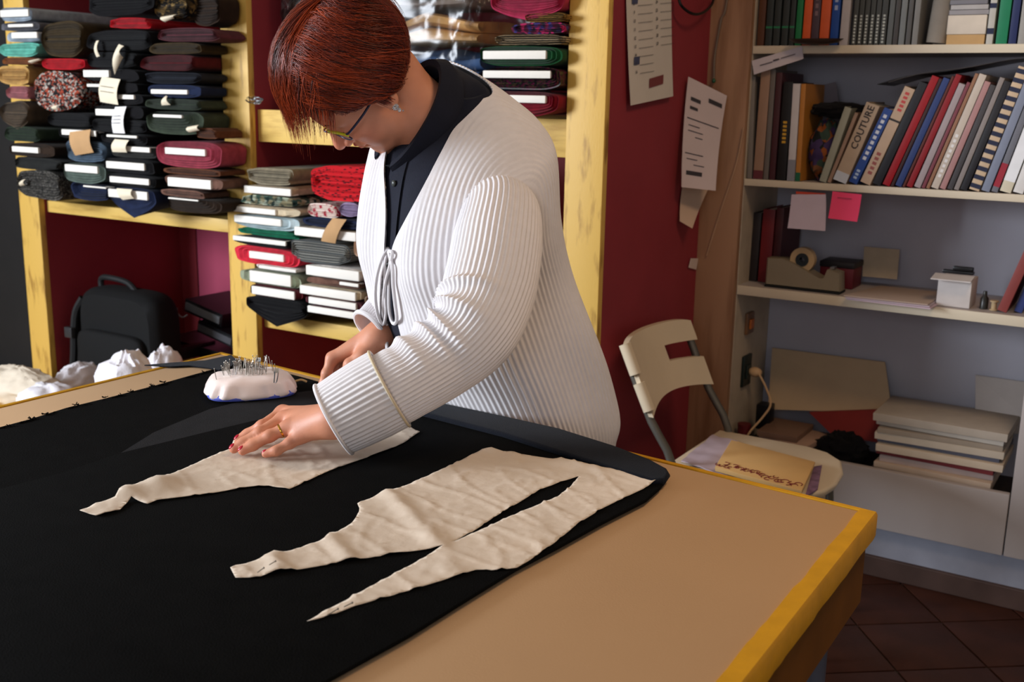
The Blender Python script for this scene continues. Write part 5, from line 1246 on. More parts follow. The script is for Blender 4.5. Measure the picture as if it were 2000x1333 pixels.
# ---- torso rows: world centre, left axis, front axis, half sizes
Fh, Lh = nrm([-.345, -.94, 0]), nrm([.94, -.345, 0])
ROWS = []
def row(c, b, af, ab, tilt, roll):
    l = nrm(Lh * math.cos(math.radians(roll)) - np.array([0, 0, 1]) * math.sin(math.radians(roll)))
    f = nrm(Fh * math.cos(math.radians(tilt)) - np.array([0, 0, 1]) * math.sin(math.radians(tilt)))
    ROWS.append((np.asarray(c), l, nrm(f - l * (f @ l)), b, af, ab))
for (px, py, d, b, af, ab, ti, ro) in ((1000, 868, 2.180, .220, .148, .174, 0, 0), (990, 838, 2.178, .232, .148, .184, 0, 0), (981, 800, 2.168, .242, .152, .197, 2, 0), (962, 715, 2.135, .237, .172, .192, 5, 2), (940, 625, 2.095, .225, .188, .180, 9, 4), (918, 520, 2.055, .206, .183, .168, 14, 7), (905, 430, 2.01, .196, .172, .160, 18, 10)):
    row(Q(px, py, d), b, af, ab, ti, ro)
for (px, py, d, b, af, ab, ti, ro) in ((1024, 372, 1.845, .190, .155, .152, 20, 13), (1006, 322, 1.85, .178, .130, .138, 21, 16), (988, 272, 1.865, .155, .105, .102, 22, 17), (970, 228, 1.885, .130, .082, .068, 23, 18), (952, 189, 1.90, .104, .064, .038, 24, 18)):
    row(Q(px, py, d), b, af, ab, ti, ro); c, l, f, b, af, ab = ROWS[-1]; ROWS[-1] = (c - l * b, l, f, b, af, ab)
NR = len(ROWS)
def row_at(t):
    """interpolated row, t in 0..NR-1"""
    k = min(int(t), NR - 2); u = t - k
    out = []
    for i in range(6):
        g = lambda j: np.asarray(ROWS[min(max(j, 0), NR - 1)][i], float)
        a, b, c, d = g(k - 1), g(k), g(k + 1), g(k + 2)
        out.append(.5 * ((2 * b) + (c - a) * u + (2 * a - 5 * b + 4 * c - d) * u * u + (3 * b - a - 3 * c + d) * u ** 3))
    return out
def row_pt(t, th, grow=0.0, ex=2.3):
    c, l, f, b, af, ab = row_at(t); s, co = math.sin(th), math.cos(th)
    x = math.copysign(abs(s) ** (2 / ex), s); y = math.copysign(abs(co) ** (2 / ex), co)
    a = af if co > 0 else ab
    bust = 0.0
    if co > 0: bust = .022 * math.exp(-((t - 6.1) / 1.1) ** 2) * math.exp(-((abs(x) - .5) / .3) ** 2)
    return c + l * x * (b + grow) + f * y * (a + grow + bust)
hipC, cheC, shC, nbC = ROWS[1][0], ROWS[6][0], ROWS[8][0], ROWS[11][0]
shL = ROWS[8][0] + ROWS[8][1] * .110 - np.array([0, 0, .07]); shR = ROWS[8][0] - ROWS[8][1] * .110 - np.array([0, 0, .07])
cN = Q(806, 214, 1.925); lN = nrm(Lh * math.cos(.26) - np.array([0, 0, math.sin(.26)]))
fN = nrm(Fh * math.cos(math.radians(66)) - np.array([0, 0, math.sin(math.radians(66))])); fN = nrm(fN - lN * (fN @ lN)); uN = np.cross(lN, fN); uN = uN if uN @ Fh > 0 else -uN
neck0 = cN - uN * .03; neck1 = hx(-3.2, 0, -3.5)
elL = Q(940, 664, 1.690); elB = Q(922, 650, 1.722); wrL = P(652, 822, 2, TH + .074)
elR = Q(838, 500, 2.20); wrR = Q(738, 662, 2.045)
# ---- hands
ZH = ZP + .0035
def hp(px, py, z): return P(px, py, 2, ZH + z)
LH = {
 'index': [hp(552, 806, .042), hp(512, 833, .030), hp(484, 849, .016), hp(466, 859, .009)],
 'middle': [hp(554, 818, .045), hp(508, 846, .031), hp(475, 866, .016), hp(457, 877, .0085)],
 'ring': [hp(562, 836, .041), hp(527, 852, .030), hp(494, 870, .016), hp(474, 881, .0085)],
 'little': [hp(588, 853, .032), hp(566, 866, .023), hp(540, 881, .013), hp(519, 887, .0075)],
 'thumb': [hp(610, 822, .034), hp(580, 834, .022), hp(553, 842, .014), hp(535, 848, .010)]}
RH = {
 'index': [Q(649, 700, 2.050), Q(638, 730, 2.046), Q(632, 750, 2.050), Q(625, 768, 2.056)],
 'middle': [Q(656, 697, 2.072), Q(648, 728, 2.070), Q(643, 750, 2.068), Q(637, 766, 2.068)],
 'ring': [Q(668, 698, 2.092), Q(662, 727, 2.094), Q(662, 747, 2.086), Q(660, 760, 2.078)],
 'little': [Q(682, 702, 2.108), Q(680, 726, 2.110), Q(682, 742, 2.102), Q(684, 752, 2.094)],
 'thumb': [Q(708, 698, 2.022), Q(684, 712, 2.020), Q(672, 738, 2.028), Q(655, 764, 2.048)]}
FR = {'index': (.0104, .0094, .0086, .0074), 'middle': (.0106, .0096, .0088, .0077), 'ring': (.0103, .0093, .0085, .0074), 'little': (.0094, .0083, .0075, .0064), 'thumb': (.0150, .0115, .0105, .0085)}
def hand_fn(Hd, wr, el):
    back = nrm(np.asarray(wr) - np.asarray(el))
    def fn(p):
        d = caps(p, el, wr, .036, .0255)
        for k, s in (('index', .0150), ('middle', .0155), ('ring', .0150), ('little', .0140)):
            m = Hd[k][0]; d = smin(d, caps(p, wr - back * .004, m, .0215, s * .76), .016)
            pass
        t = Hd['thumb']; d = smin(d, caps(p, wr, t[0], .020, .0150), .014)
        f = None
        for k in Hd:
            j = Hd[k]; r = FR[k]; g = None
            for i in range(3):
                c = caps(p, j[i], j[i + 1], r[i], r[i + 1]); g = c if g is None else smin(g, c, .006)
            g = smin(g, ell(p, j[1], (r[1] * 1.0,) * 3), .004)
            f = g if f is None else smin(f, g, .0016)
        return smin(d, f, .010)
    return fn
def bound(pts, m):
    a = np.array(pts); c = (a.min(0) + a.max(0)) / 2; return c, np.linalg.norm(a - c, axis=1).max() + m
# ---- head
def head_fn(p):
    q = to_head(p); ax = np.abs(q[:, 1:2]); qs = np.concatenate([q[:, :1], ax, q[:, 2:]], 1)   # mirrored
    d = ell(q, (-.9, 0, 5.0), (9.2, 7.2, 8.0))
    d = smin(d, ell(q, (3.6, 0, 2.4), (5.9, 6.0, 6.6)), 2.0)
    d = smin(d, ell(q, (3.8, 0, -2.6), (5.3, 5.5, 5.6)), 1.6)
    d = smin(d, ell(q, (4.3, 0, -7.4), (5.0, 4.9, 3.9)), 1.6)
    d = smin(d, ell(qs, (2.4, 4.7, -6.4), (2.6, 1.3, 2.7)), 1.6)          # jaw angle
    d = smin(d, ell(q, (7.9, 0, -9.8), (1.8, 2.0, 1.5)), 1.2)            # chin
    d = smin(d, ell(qs, (6.3, 3.9, -1.7), (2.1, 1.9, 1.7)), 1.4)          # cheekbone
    d = smin(d, ell(qs, (6.0, 3.4, -4.2), (2.2, 1.9, 2.2)), 1.4)          # cheek
    d = smin(d, caps(qs, (8.3, .6, 2.7), (7.1, 4.2, 2.5), .75, .7), .9)   # brow
    d = smax(d, -ell(qs, (9.6, 3.1, .9), (1.7, 1.7, 1.15)), .9)           # eye socket
    d = smin(d, ell(qs, (7.15, 3.15, .7), (1.35, 1.35, 1.25)), .25)       # lid over the eyeball
    d = smin(d, ell(qs, (6.9, 3.3, -.75), (1.4, 1.7, .55)), .6)           # lower lid pad
    n = caps(q, (8.4, 0, 1.9), (10.9, 0, -1.7), .62, .82)
    n = smin(n, ell(q, (11.0, 0, -2.25), (1.05, .98, .92)), .6)
    n = smin(n, ell(qs, (9.75, 1.15, -2.75), (.95, .62, .72)), .45)
    n = smin(n, caps(q, (8.2, 0, -.5), (9.6, 0, -2.6), 1.1, 1.0), .6)
    d = smin(d, n, .55)
    d = smax(d, -ell(qs, (10.25, .62, -3.25), (.5, .32, .35)), .2)        # nostril
    d = smin(d, ell(q, (8.5, 0, -4.9), (1.25, 2.5, 1.6)), .8)             # mouth mound
    up = caps(qs, (9.75, 0, -4.75), (7.8, 2.65, -5.1), .50, .22); lw = caps(qs, (9.45, 0, -5.75), (7.7, 2.6, -5.3), .60, .22)
    d = smin(d, up, .3); d = smin(d, lw, .3)
    d = smax(d, -caps(qs, (10.4, 0, -5.18), (8.2, 3.0, -5.3), .30, .22), .10)
    d = smax(d, -ell(q, (9.8, 0, -7.1), (.7, 1.7, .45)), .6)            # fold under the lip
    d = smax(d, -caps(qs, (9.3, 2.1, -2.9), (7.9, 3.3, -5.4), .14, .1), .5)   # smile fold
    e = smax(ell(qs, (-.4, 7.2, -.3), (1.8, .75, 3.1)), -ell(qs, (.0, 7.9, .3), (1.1, .55, 1.9)), .3)
    e = smin(e, ell(qs, (.25, 6.95, -2.9), (.85, .45, .85)), .4)
    d = smin(d, e, .5)
    d = smin(d, caps(q, (2.0, 0, -6.6), (6.6, 0, -7.9), 2.2, 1.1), 1.0)
    return (d * HS).astype(np.float32)
def neck_fn(p):
    d = caps(p, neck1, neck0, .054, .050)
    d = smin(d, caps(p, hx(-.4, 0, -6.0), neck0 + fN * .025, .036, .040), .02)
    return smin(d, caps(p, neck0, ROWS[8][0] - np.array([0, 0, .05]), .055, .06), .03)
def core_fn(p):
    d = None
    for s in (-1, 1):
        for a, b, r0, r1 in ((hipC, ROWS[4][0], .118, .108), (ROWS[4][0], cheC, .108, .108), (cheC, ROWS[8][0] - np.array([0, 0, .06]), .100, .060)):
            c = caps(p, a + Lh * s * .075, b + Lh * s * .068, r0, r1); d = c if d is None else smin(d, c, .05)
        hj = hipC + Lh * s * .09 - np.array([0, 0, .02]); kn = np.array([hj[0] + s * .02, hj[1] - .03, .46]); an = np.array([hj[0] + s * .03, hj[1] + .03, .085])
        d = smin(d, caps(p, hj, kn, .085, .055), .04); d = smin(d, caps(p, kn, an, .053, .036), .02)
        d = smin(d, caps(p, an - np.array([0, 0, .035]), an + np.array([Fh[0] * .13, Fh[1] * .13, -.05]), .030, .020), .02)
    d = smin(d, caps(p, shL, shR, .052, .052), .04)
    d = smin(d, caps(p, shL, elB, .048, .036), .03); d = smin(d, caps(p, shR, elR, .048, .041), .03)
    return d
bl_pts = [hipC, cheC, shC, np.array([hipC[0], hipC[1], 0.0]), elL, elR]
gs = [(*bound([hx(0, 0, 0), hx(8, 0, 0), hx(-8, 0, 8), hx(3, 0, 12), hx(6, 0, -9)], .075), head_fn),
      (*bound([neck0, neck1, ROWS[8][0]], .12), neck_fn),
      (*bound([elL, wrL] + [q for k in LH for q in LH[k]], .05), hand_fn(LH, wrL, elB)),
      (*bound([elR, wrR] + [q for k in RH for q in RH[k]], .05), hand_fn(RH, wrR, elR)),
      (*bound(bl_pts, .28), core_fn)]
def joinf(ds):
    d = smin(ds[0], ds[1], .011); c = smin(smin(ds[4], ds[2], .012), ds[3], .012); return smin(d, c, .015)
Vb, Fb = surfnet(gs, joinf, .0025)
# skin colour marks: lips, cheeks, knuckles
qh = to_head(Vb.astype(np.float32)); ax = np.abs(qh[:, 1])
qs = np.stack([qh[:, 0], ax, qh[:, 2]], 1)
col = np.ones((len(Vb), 4), np.float32)
lip = np.minimum(caps(qs, (9.75, 0, -4.75), (7.8, 2.65, -5.1), .50, .22), caps(qs, (9.45, 0, -5.75), (7.7, 2.6, -5.3), .60, .22))
w = np.clip(1 - lip / .12, 0, 1)[:, None]; w[np.linalg.norm(qh, axis=1) > 14] = 0
col[:, :3] = col[:, :3] * (1 - w) + np.array([.74, .36, .38]) * w
ck = np.exp(-((ell(qs, (7.2, 3.9, -2.3), (1, 1, 1)) / 2.2).clip(0) ** 2))[:, None]; nz_ = np.exp(-((ell(qh, (11, 0, -2.3), (1, 1, 1)) / .9).clip(0) ** 2))[:, None]
col[:, :3] *= 1 - np.clip(ck * .8 + nz_, 0, 1) * np.array([.0, .16, .14])
for Hd in (LH, RH):
    for k in Hd:
        for i, rad in ((0, .012), (1, .009), (3, .012)):
            e = np.exp(-(np.linalg.norm(Vb - Hd[k][i], axis=1) / rad) ** 2)[:, None]; col[:, :3] *= 1 - e * np.array([.02, .15, .13])
base = np.array([hipC[0], hipC[1], 0.0])
me = bpy.data.meshes.new('person'); me.from_pydata([tuple(v) for v in Vb - base], [], [tuple(int(i) for i in f) for f in Fb])
ca = me.color_attributes.new('skin', 'FLOAT_COLOR', 'POINT'); ca.data.foreach_set('color', col.ravel())
me.polygons.foreach_set('use_smooth', [True] * len(me.polygons))
skin = mat('skin', (206, 140, 110), .48, .06, 30, .05, 260, spec=.35, attr='skin')
skin.node_tree.nodes['Principled BSDF'].inputs['Subsurface Weight'].default_value = .08
skin.node_tree.nodes['Principled BSDF'].inputs['Subsurface Radius'].default_value = (.01, .004, .002)
me.materials.append(skin)
person = bpy.data.objects.new('person', me); COL.objects.link(person); person.location = tuple(float(x) for x in base)
person['label'] = 'person with short red hair and white ribbed cardigan leaning over the table'; person['category'] = 'person'
# ---- nails
polish = mat('red_nail_polish', (176, 16, 44), .25, .05, spec=.6)
camdir = -CF
for Hd, sc in ((LH, 1), (RH, 1)):
    for k in Hd:
        j = Hd[k]; d = nrm(j[3] - j[2]); 
        up = np.array([0, 0, 1.0]) if Hd is LH else nrm(-CX * .8 + camdir * .4 + np.array([0, 0, .3]))
        if Hd is RH and k == 'thumb': up = nrm(camdir + np.array([0, 0, .5]) + CX * .5)
        up = nrm(up - d * (up @ d)); sd = np.cross(d, up); r = FR[k][3]
        c = j[3] + d * r * .12 + up * r * .72
        part('fingernail', MB().ellipsoid(c, (r * .78, r * .64, r * .34), 14, 8, axes=[nrm(d - up * .28), sd, nrm(up + d * .28)]), polish, person, label=None)
# ---- wedding ring
rg = MB(); a, b = LH['ring'][0], LH['ring'][1]; c = a + (b - a) * .38; d = nrm(b - a); u = nrm(np.cross(d, [0, 0, 1])); v = np.cross(u, d); rings = []
for t in np.linspace(0, 2 * math.pi, 37)[:-1]:
    o = c + (u * math.cos(t) + v * math.sin(t)) * .0106; n_ = nrm(u * math.cos(t) + v * math.sin(t))
    rings.append([o + n_ * .0011 * math.cos(s) + d * .0019 * math.sin(s) for s in np.linspace(0, 2 * math.pi, 9)[:-1]])
rings.append(rings[0]); part('wedding_ring', rg.loft(rings, cap0=False, cap1=False), mat('gold', (226, 170, 70), .2, .02, metal=1.0), person, label='gold wedding ring')
# ---- eyebrows, glasses, earring
brow = mat('brow_hair', (66, 30, 20), .8, .2, 60)
for s in (-1, 1):
    part('eyebrow', MB().tube(resample([hx(9.0, s * 1.2, 2.75), hx(8.7, s * 2.8, 3.25), hx(7.5, s * 4.4, 3.0)], 10), [.0022 * math.sin(.35 + 2.5 * i / 9) + .0006 for i in range(10)], 8), brow, person)
    part('eyelashes', MB().tube(resample([hx(8.1, s * 2.1, -.1), hx(8.65, s * 3.1, -.2), hx(7.9, s * 4.3, -.1)], 10), .0009, 6), brow, person)
gl_root = mesh_obj('glasses', MB().tube(resample([hx(9.9, -1.0, 1.1), hx(10.25, 0, 1.5), hx(9.9, 1.0, 1.1)], 10), .0018, 8), mat('frame_navy', (24, 26, 58), .3)); gl_root.parent = person
gl_root.matrix_parent_inverse = Matrix.Identity(4); gl_root.data.transform(Matrix.Translation(Vector((-base[0], -base[1], -base[2]))))
lime = mat('frame_lime', (196, 190, 40), .3, .03); navyf = mat('frame_navy', (24, 26, 58))
lens_m = bpy.data.materials.new('lens_glass'); lens_m.use_nodes = True; _b = lens_m.node_tree.nodes['Principled BSDF']; _b.inputs['Alpha'].default_value = .22; _b.inputs['Roughness'].default_value = .03; _b.inputs['Base Color'].default_value = (.85, .88, .9, 1)
for s in (-1, 1):
    def lp_(t, k=1.0):
        l = 3.35 + 2.55 * k * math.copysign(abs(math.cos(t)) ** .8, math.cos(t)); u = .45 + 1.55 * k * math.copysign(abs(math.sin(t)) ** .8, math.sin(t))
        return hx(9.75 - .055 * l * l * .8 - .12 * (u < 0) * abs(u), s * l, u)
    ts = np.linspace(0, 2 * math.pi, 49)
    part('rim', MB().tube([lp_(t) for t in ts], .0013, 8, caps=False), navyf, gl_root)
    part('brow_bar', MB().tube([lp_(t, 1.06) for t in np.linspace(.02, math.pi - .02, 22)], [.0019 + .0009 * math.sin(math.pi * i / 21) for i in range(22)], 8), lime, gl_root, label='lime yellow upper rim')
    ln = MB(); ln.add([lp_(t, .98) for t in ts[:-1]], [tuple(range(48))]); part('lens', ln, lens_m, gl_root)
    part('temple', MB().tube(resample([hx(8.1, s * 5.9, 1.0), hx(7.2, s * 6.8, 1.15), hx(4, s * 7.5, 1.1), hx(0, s * 7.9, 1.0), hx(-1.6, s * 7.7, -.8)], 20), .0021, 8), navyf, gl_root)
er = MB(); e0 = hx(.2, 7.4, -3.3)
spark = mat('crystal', (226, 228, 236), .08, .02, metal=.7)
for i in range(9):
    a = i * .78; o = hx(.2 + .42 * math.cos(a), 7.55, -3.2 + .42 * math.sin(a)) if i < 8 else hx(.2, 7.7, -3.2)
    er.ellipsoid(o, (.0022,) * 3 if i < 8 else (.0032,) * 3, 8, 6)
er.ellipsoid(hx(.3, 7.5, -4.1), (.0034, .0034, .0042), 10, 7).ellipsoid(hx(.1, 7.5, -4.75), (.0018,) * 3, 8, 6)
part('earring', er, spark, person, label='sparkling crystal earring', angle=20)
# ---- hair
hair_m = bpy.data.materials.new('red_hair'); hair_m.use_nodes = True
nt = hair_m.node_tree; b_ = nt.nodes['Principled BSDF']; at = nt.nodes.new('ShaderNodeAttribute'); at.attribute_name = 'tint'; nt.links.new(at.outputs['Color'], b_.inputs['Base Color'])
b_.inputs['Roughness'].default_value = .36; b_.inputs['Specular IOR Level'].default_value = .38; b_.inputs['Anisotropic'].default_value = .5
cap_m = mat('red_hair_under', (92, 24, 10), .6, .3, 20, .4, 60, spec=.2)
cr = nrm([-.797, .0, .604]); e1 = nrm(np.array([1, 0, 0]) - cr * cr[0]); e2 = np.array([0, 1.0, 0]); HC = np.array([-.7, 0, 5.1]); HRad = np.array([11.1, 9.3, 10.1])
PS = [(0, 123), (25, 116), (36, 112), (54, 110), (62, 117), (73, 121), (82, 115), (94, 108), (126, 108), (140, 107), (180, 101)]
def psmax(phi):
    a = abs((math.degrees(phi) + 180) % 360 - 180)
    for (x0, y0), (x1, y1) in zip(PS, PS[1:]):
        if x0 <= a <= x1: return math.radians(y0 + (y1 - y0) * (a - x0) / (x1 - x0))
    return math.radians(101)
def hdir(phi, psi): return cr * math.cos(psi) + (e1 * math.cos(phi) + e2 * math.sin(phi)) * math.sin(psi)
def hpt(phi, psi, k=1.0):
    d = hdir(phi, psi); r = 1 / math.sqrt(((d / (HRad * np.array([1.13 if d[0] < 0 else 1.0, 1 + .06 * max(0, -d[0]), 1.0]))) ** 2).sum())
    vol = 1 + .05 * math.sin(min(psi, 1.9)) - (.13 * max(0, (psi - 1.75)) if abs(math.cos(phi)) < .75 or math.cos(phi) < 0 else 0)
    return HC + d * r * k * vol
hb = MB(); rings = []; nph, nps = 72, 26
for i in range(nps + 1):
    rings.append([hx(*hpt(2 * math.pi * j / nph, max(.02, psmax(2 * math.pi * j / nph) * .985 * i / nps), .985 + .02 * noise.noise(Vector((j * .5, i * .3, 0))))) for j in range(nph)])
for i in range(nps, 3, -1):
    rings.append([hx(*hpt(2 * math.pi * j / nph, psmax(2 * math.pi * j / nph) * .97 * i / nps, .86)) for j in range(nph)])
hb.loft(rings)
hair = part('hair', hb, cap_m, person, angle=180)
gdir = HW.T @ np.array([0, 0, -1.0])      # gravity in head axes
rr = random.Random(11); sv, sf, sc_ = [], [], []
def strand(pts, w, c):
    b0 = len(sv); n = len(pts)
    pts = [np.asarray(p) for p in pts]
    for i, p in enumerate(pts):
        t = nrm(pts[min(i + 1, n - 1)] - pts[max(i - 1, 0)]); o = nrm(p - HC); s = np.cross(t, o); s = s / max(np.linalg.norm(s), 1e-6)
        ww = w * (1 - .75 * (i / (n - 1)) ** 2.5) * (0.5 + .5 * min(1, i / 2))
        for q in (p - s * ww, p + o * ww * .55, p + s * ww): sv.append(hx(*q)); sc_.append(c)
    for i in range(n - 1):
        for a, b in ((0, 1), (1, 2), (2, 0)):
            sf.append((b0 + i * 3 + a, b0 + i * 3 + b, b0 + i * 3 + 3 + b, b0 + i * 3 + 3 + a))
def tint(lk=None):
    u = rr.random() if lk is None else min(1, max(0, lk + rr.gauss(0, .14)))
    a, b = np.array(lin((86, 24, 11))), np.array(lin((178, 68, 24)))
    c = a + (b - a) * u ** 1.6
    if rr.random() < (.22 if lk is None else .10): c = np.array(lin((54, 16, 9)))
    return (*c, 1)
nl = 2600
for k in range(nl):
    ph = rr.uniform(-math.pi, math.pi)
    if rr.random() < .45: ph = rr.gauss(.75, .75)
    pm = psmax(ph); p0 = pm * rr.uniform(.0, .72) ** .8; ln = rr.uniform(.45, .95); p1 = min(p0 + ln, pm + rr.uniform(-.05, .12))
    lay = rr.uniform(.985, 1.045) + .025 * rr.random() ** 3 if ph < .35 else rr.uniform(.975, 1.0); sway = rr.gauss(0, .10); ph2 = rr.uniform(0, 6); wob = rr.uniform(.01, .035)
    clump = round(ph * 9) / 9 * .35 + ph * .65
    pts = []; n = 11
    for i in range(n):
        t = i / (n - 1); ps = p0 + (p1 - p0) * t; tt = ps / pm
        f = ph + (clump - ph) * t + sway * (t - .3) + wob * math.sin(t * 5 + ph2) + .22 * math.sin(min(1, tt) * math.pi) * (1 if math.cos(ph) > -.4 else .2) * -.35
        kk = lay - .02 * (1 - t) ** 2 + .015 * math.sin(3.1 * t + ph2) * t
        q = hpt(f, ps, kk)
        if t > .7 and abs(ph) < .95: q = q + gdir * ((t - .7) / .3) ** 2 * rr.uniform(.1, .5)
        pts.append(q)
    if p1 > p0 + .12: strand(pts, rr.uniform(.05, .10), tint(.5 + .5 * noise.noise(Vector((ph * 4, p0 * .6, 9)))))
# hair swept back over the temple and ear, and over the crown
for k in range(6200):
    sd = 1 if k % 4 else -1
    f0 = math.radians(rr.triangular(14, 85, 34)); f1 = f0 + math.radians(rr.uniform(45, 95)); f1 = min(f1, math.radians(rr.uniform(135, 175)))
    q0 = math.radians(6 + 112 * rr.random() ** .75); dq = math.radians(rr.gauss(6, 3.5)); lay = rr.uniform(1.0, 1.055); ph2 = rr.uniform(0, 6); am = rr.uniform(.01, .06); n = 12
    cl_ = math.radians(round(math.degrees(q0) / 7) * 7); q1 = q0 * .5 + cl_ * .5; pts = []
    for i in range(n):
        t = i / (n - 1); f_ = f0 + (f1 - f0) * t
        ps = q0 + (q1 - q0) * t + dq * t * t + am * math.sin(4.5 * t + ph2) - .12 * math.sin(math.pi * t) - .22 * (1 - t) ** 2
        over = ps - psmax(f_)
        if over > .02: ps = psmax(f_) + .02 + .05 * math.sin(ph2)
        pts.append(hpt(f_ * sd, max(.05, ps), lay - .06 * (1 - t) ** 4 - .045 * t ** 3 + .022 * math.sin(math.pi * t) + .012 * math.sin(5 * t + ph2)))
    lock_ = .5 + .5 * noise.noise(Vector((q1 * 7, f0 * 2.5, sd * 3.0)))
    strand(pts, rr.uniform(.045, .085), tint(min(1, max(0, lock_ * 1.5 - .25 - .28 * max(0, f0 - .7)))))  # locks starting farther back get a darker tint, painting in the shade there
# fringe hanging freely from the forehead
for k in range(800):
    ph = rr.gauss(.05, .48); ph = max(-1.0, min(1.0, ph)); pm = psmax(ph); lay = rr.uniform(.99, 1.06)
    p0 = pm - rr.uniform(.35, .7); pts = []; L_ = rr.uniform(1.0, 4.2) * (1 if k % 7 else 1.5); sp = rr.gauss(0, .5); n = 13; last = None
    for i in range(n):
        t = i / (n - 1)
        if t < .6: q = hpt(ph + .06 * math.sin(4 * t + k), p0 + (pm - p0) * t / .6, lay); last = q; pv = q if i == 0 else pv
        else:
            u = (t - .6) / .4; tang = nrm(hpt(ph, pm, lay) - hpt(ph, pm - .1, lay))
            q = last + tang * L_ * u * .75 + gdir * L_ * .55 * u * u + np.array([.1, sp, 0]) * u * u + np.array([.25, 0, .2]) * math.sin(u * 2.6 + k) * u * .5
        pts.append(q)
    strand(pts, rr.uniform(.045, .085), tint(.6 + .5 * noise.noise(Vector((ph * 6, 2, 9)))))
# sideburn lock in front of and behind the ear
for k in range(170):
    f0 = rr.uniform(-2.6, 1.6); L_ = rr.uniform(2.4, 5.0); sd = 1 if k % 3 else -1
    a = np.array([f0 + .6, 7.4, 3.0 + rr.uniform(-.6, 1.2)]); c = np.array([f0 * .55 + .2, 8.15 + rr.uniform(-.2, .25), 1.2]); e = np.array([f0 * .3 - .1 + rr.gauss(0, .25), 7.75 + rr.uniform(-.2, .3), 2.6 - L_])
    pts = resample([a * (1, sd, 1), c * (1, sd, 1), e * (1, sd, 1)], 9); strand(pts, rr.uniform(.06, .12), tint())
sm = bpy.data.meshes.new('hair_strands'); inv = wloc(hair).inverted(); off_ = np.array(inv.translation)
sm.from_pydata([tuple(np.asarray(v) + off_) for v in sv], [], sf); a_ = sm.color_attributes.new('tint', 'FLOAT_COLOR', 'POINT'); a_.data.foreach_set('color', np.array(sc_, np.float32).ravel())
sm.polygons.foreach_set('use_smooth', [True] * len(sm.polygons)); sm.materials.append(hair_m)
so = bpy.data.objects.new('hair_strands', sm); COL.objects.link(so); so.parent = hair; so['kind'] = 'stuff'
# ---- blouse
navy_b = mat('navy_blouse', (26, 28, 40), .8, .1, 30, .15, 300, sheen=.05, spec=.15)
bm_ = MB(); rings = []
for i in range(45):
    t = 3.0 + (NR - 1 - 3.0) * i / 44; rings.append([row_pt(t, 2 * math.pi * j / 72, -.014) for j in range(72)])
def neck_ring(r, dn, fr=.0):
    out = []
    for w in [2 * math.pi * j / 72 for j in range(72)]:
        ff = math.cos(w); out.append(cN + fN * ff * (.085 + .026 * (ff > 0) + r) + lN * math.sin(w) * (.052 + r) - uN * dn)
    return out
r_a = rings[-1]; r_b = neck_ring(.004, .022); r_c = neck_ring(.0, .0)
for k in (.25, .5, .75): rings.append([(1 - k) * np.asarray(p) + k * np.asarray(q) - uN * .010 * math.sin(math.pi * k) for p, q in zip(r_a, r_b)])
rings += [r_b, r_c]
blouse = part('blouse', bm_.loft(rings, cap0=False, cap1=False), navy_b, person, angle=180)
def blouse_pt(t, th, g=-.010): return row_pt(t, th, g)
part('placket', MB().loft([[blouse_pt(t, w, -.0095) for w in (-.09, -.045, 0, .045, .09)] for t in np.linspace(4.2, 9.6, 30)], closed=False, cap0=False, cap1=False), navy_b, blouse, angle=180)
for t in (5.75, 7.1, 8.6): part('button', MB().ellipsoid(blouse_pt(t, 0.0, -.006), (.006, .006, .003), 14, 8, axes=[Lh, [0, 0, 1], Fh]), mat('blouse_button', (62, 66, 64), .3), blouse)
# collar: stands round the neck and falls outward
cb = MB(); rings = []
for i in range(57):
    w = math.radians(-154 + 308 * i / 56)            # 0 = nape, +-154 = front tips
    cb_ = math.cos(w); ff = max(0, -cb_); dirn = nrm(-fN * cb_ * 1.25 + lN * math.sin(w))
    c0 = cN - fN * cb_ * (.085 + .026 * (cb_ < 0)) + lN * math.sin(w) * .052
    tip = max(0, ff - .45) ** 2 * 3.2
    top = c0 + uN * .004; crest = c0 + dirn * .010 + uN * (.008 - .004 * ff); inn = c0 - uN * .035
    bk_ = max(0, cb_); fall = c0 + dirn * (.030 - .014 * bk_ - .014 * ff) - uN * (.048 - .012 * bk_ + .002 * ff) + (fN * .5 - uN * .6) * .030 * tip
    mid = (crest + fall) / 2 + dirn * .008
    rings.append([inn, top, crest, mid, fall, fall - dirn * .003 - uN * .001, mid - dirn * .005 - uN * .002, inn + dirn * .004])
part('collar', cb.loft(rings), navy_b, blouse, angle=60)
# ---- cardigan torso with real ribs
knit = mat('white_knit', (226, 221, 222), .92, .03, 60, .25, 900, sheen=.15, spec=.1)
VL = [(951, 188), (885, 251), (840, 337), (800, 415), (762, 484), (760, 500), (764, 540), (770, 600), (780, 650), (796, 700), (806, 760), (815, 880)]
VR = [(752, 300), (749, 331), (755, 420), (756, 484), (752, 500), (744, 560), (741, 600), (745, 650), (750, 703), (756, 760), (760, 880)]
def edge_x(tab, y):
    if y <= tab[0][1]: return tab[0][0]
    for (x0, y0), (x1, y1) in zip(tab, tab[1:]):
        if y0 <= y <= y1: return x0 + (x1 - x0) * (y - y0) / (y1 - y0)
    return tab[-1][0]
def open_angle(t, side):
    """angle from the centre front at which the cardigan edge lies on this row"""
    best = .02
    for k in range(1, 400):
        th = math.radians(k * .3) * side; x, y = proj(row_pt(t, th)); best = abs(th); e = edge_x(VL if side > 0 else VR, y)
        if (x - e) * side >= 0: break
    return best
NT, NU = 130, 1150
tt = np.linspace(0, NR - 1, NT)
aL = np.array([open_angle(t, 1) for t in tt]); aR = np.array([open_angle(t, -1) for t in tt])
top = tt > 7.6
aR[top] = aR[tt <= 7.6][-1] + (aL[top] - aL[tt <= 7.6][-1]).clip(0)
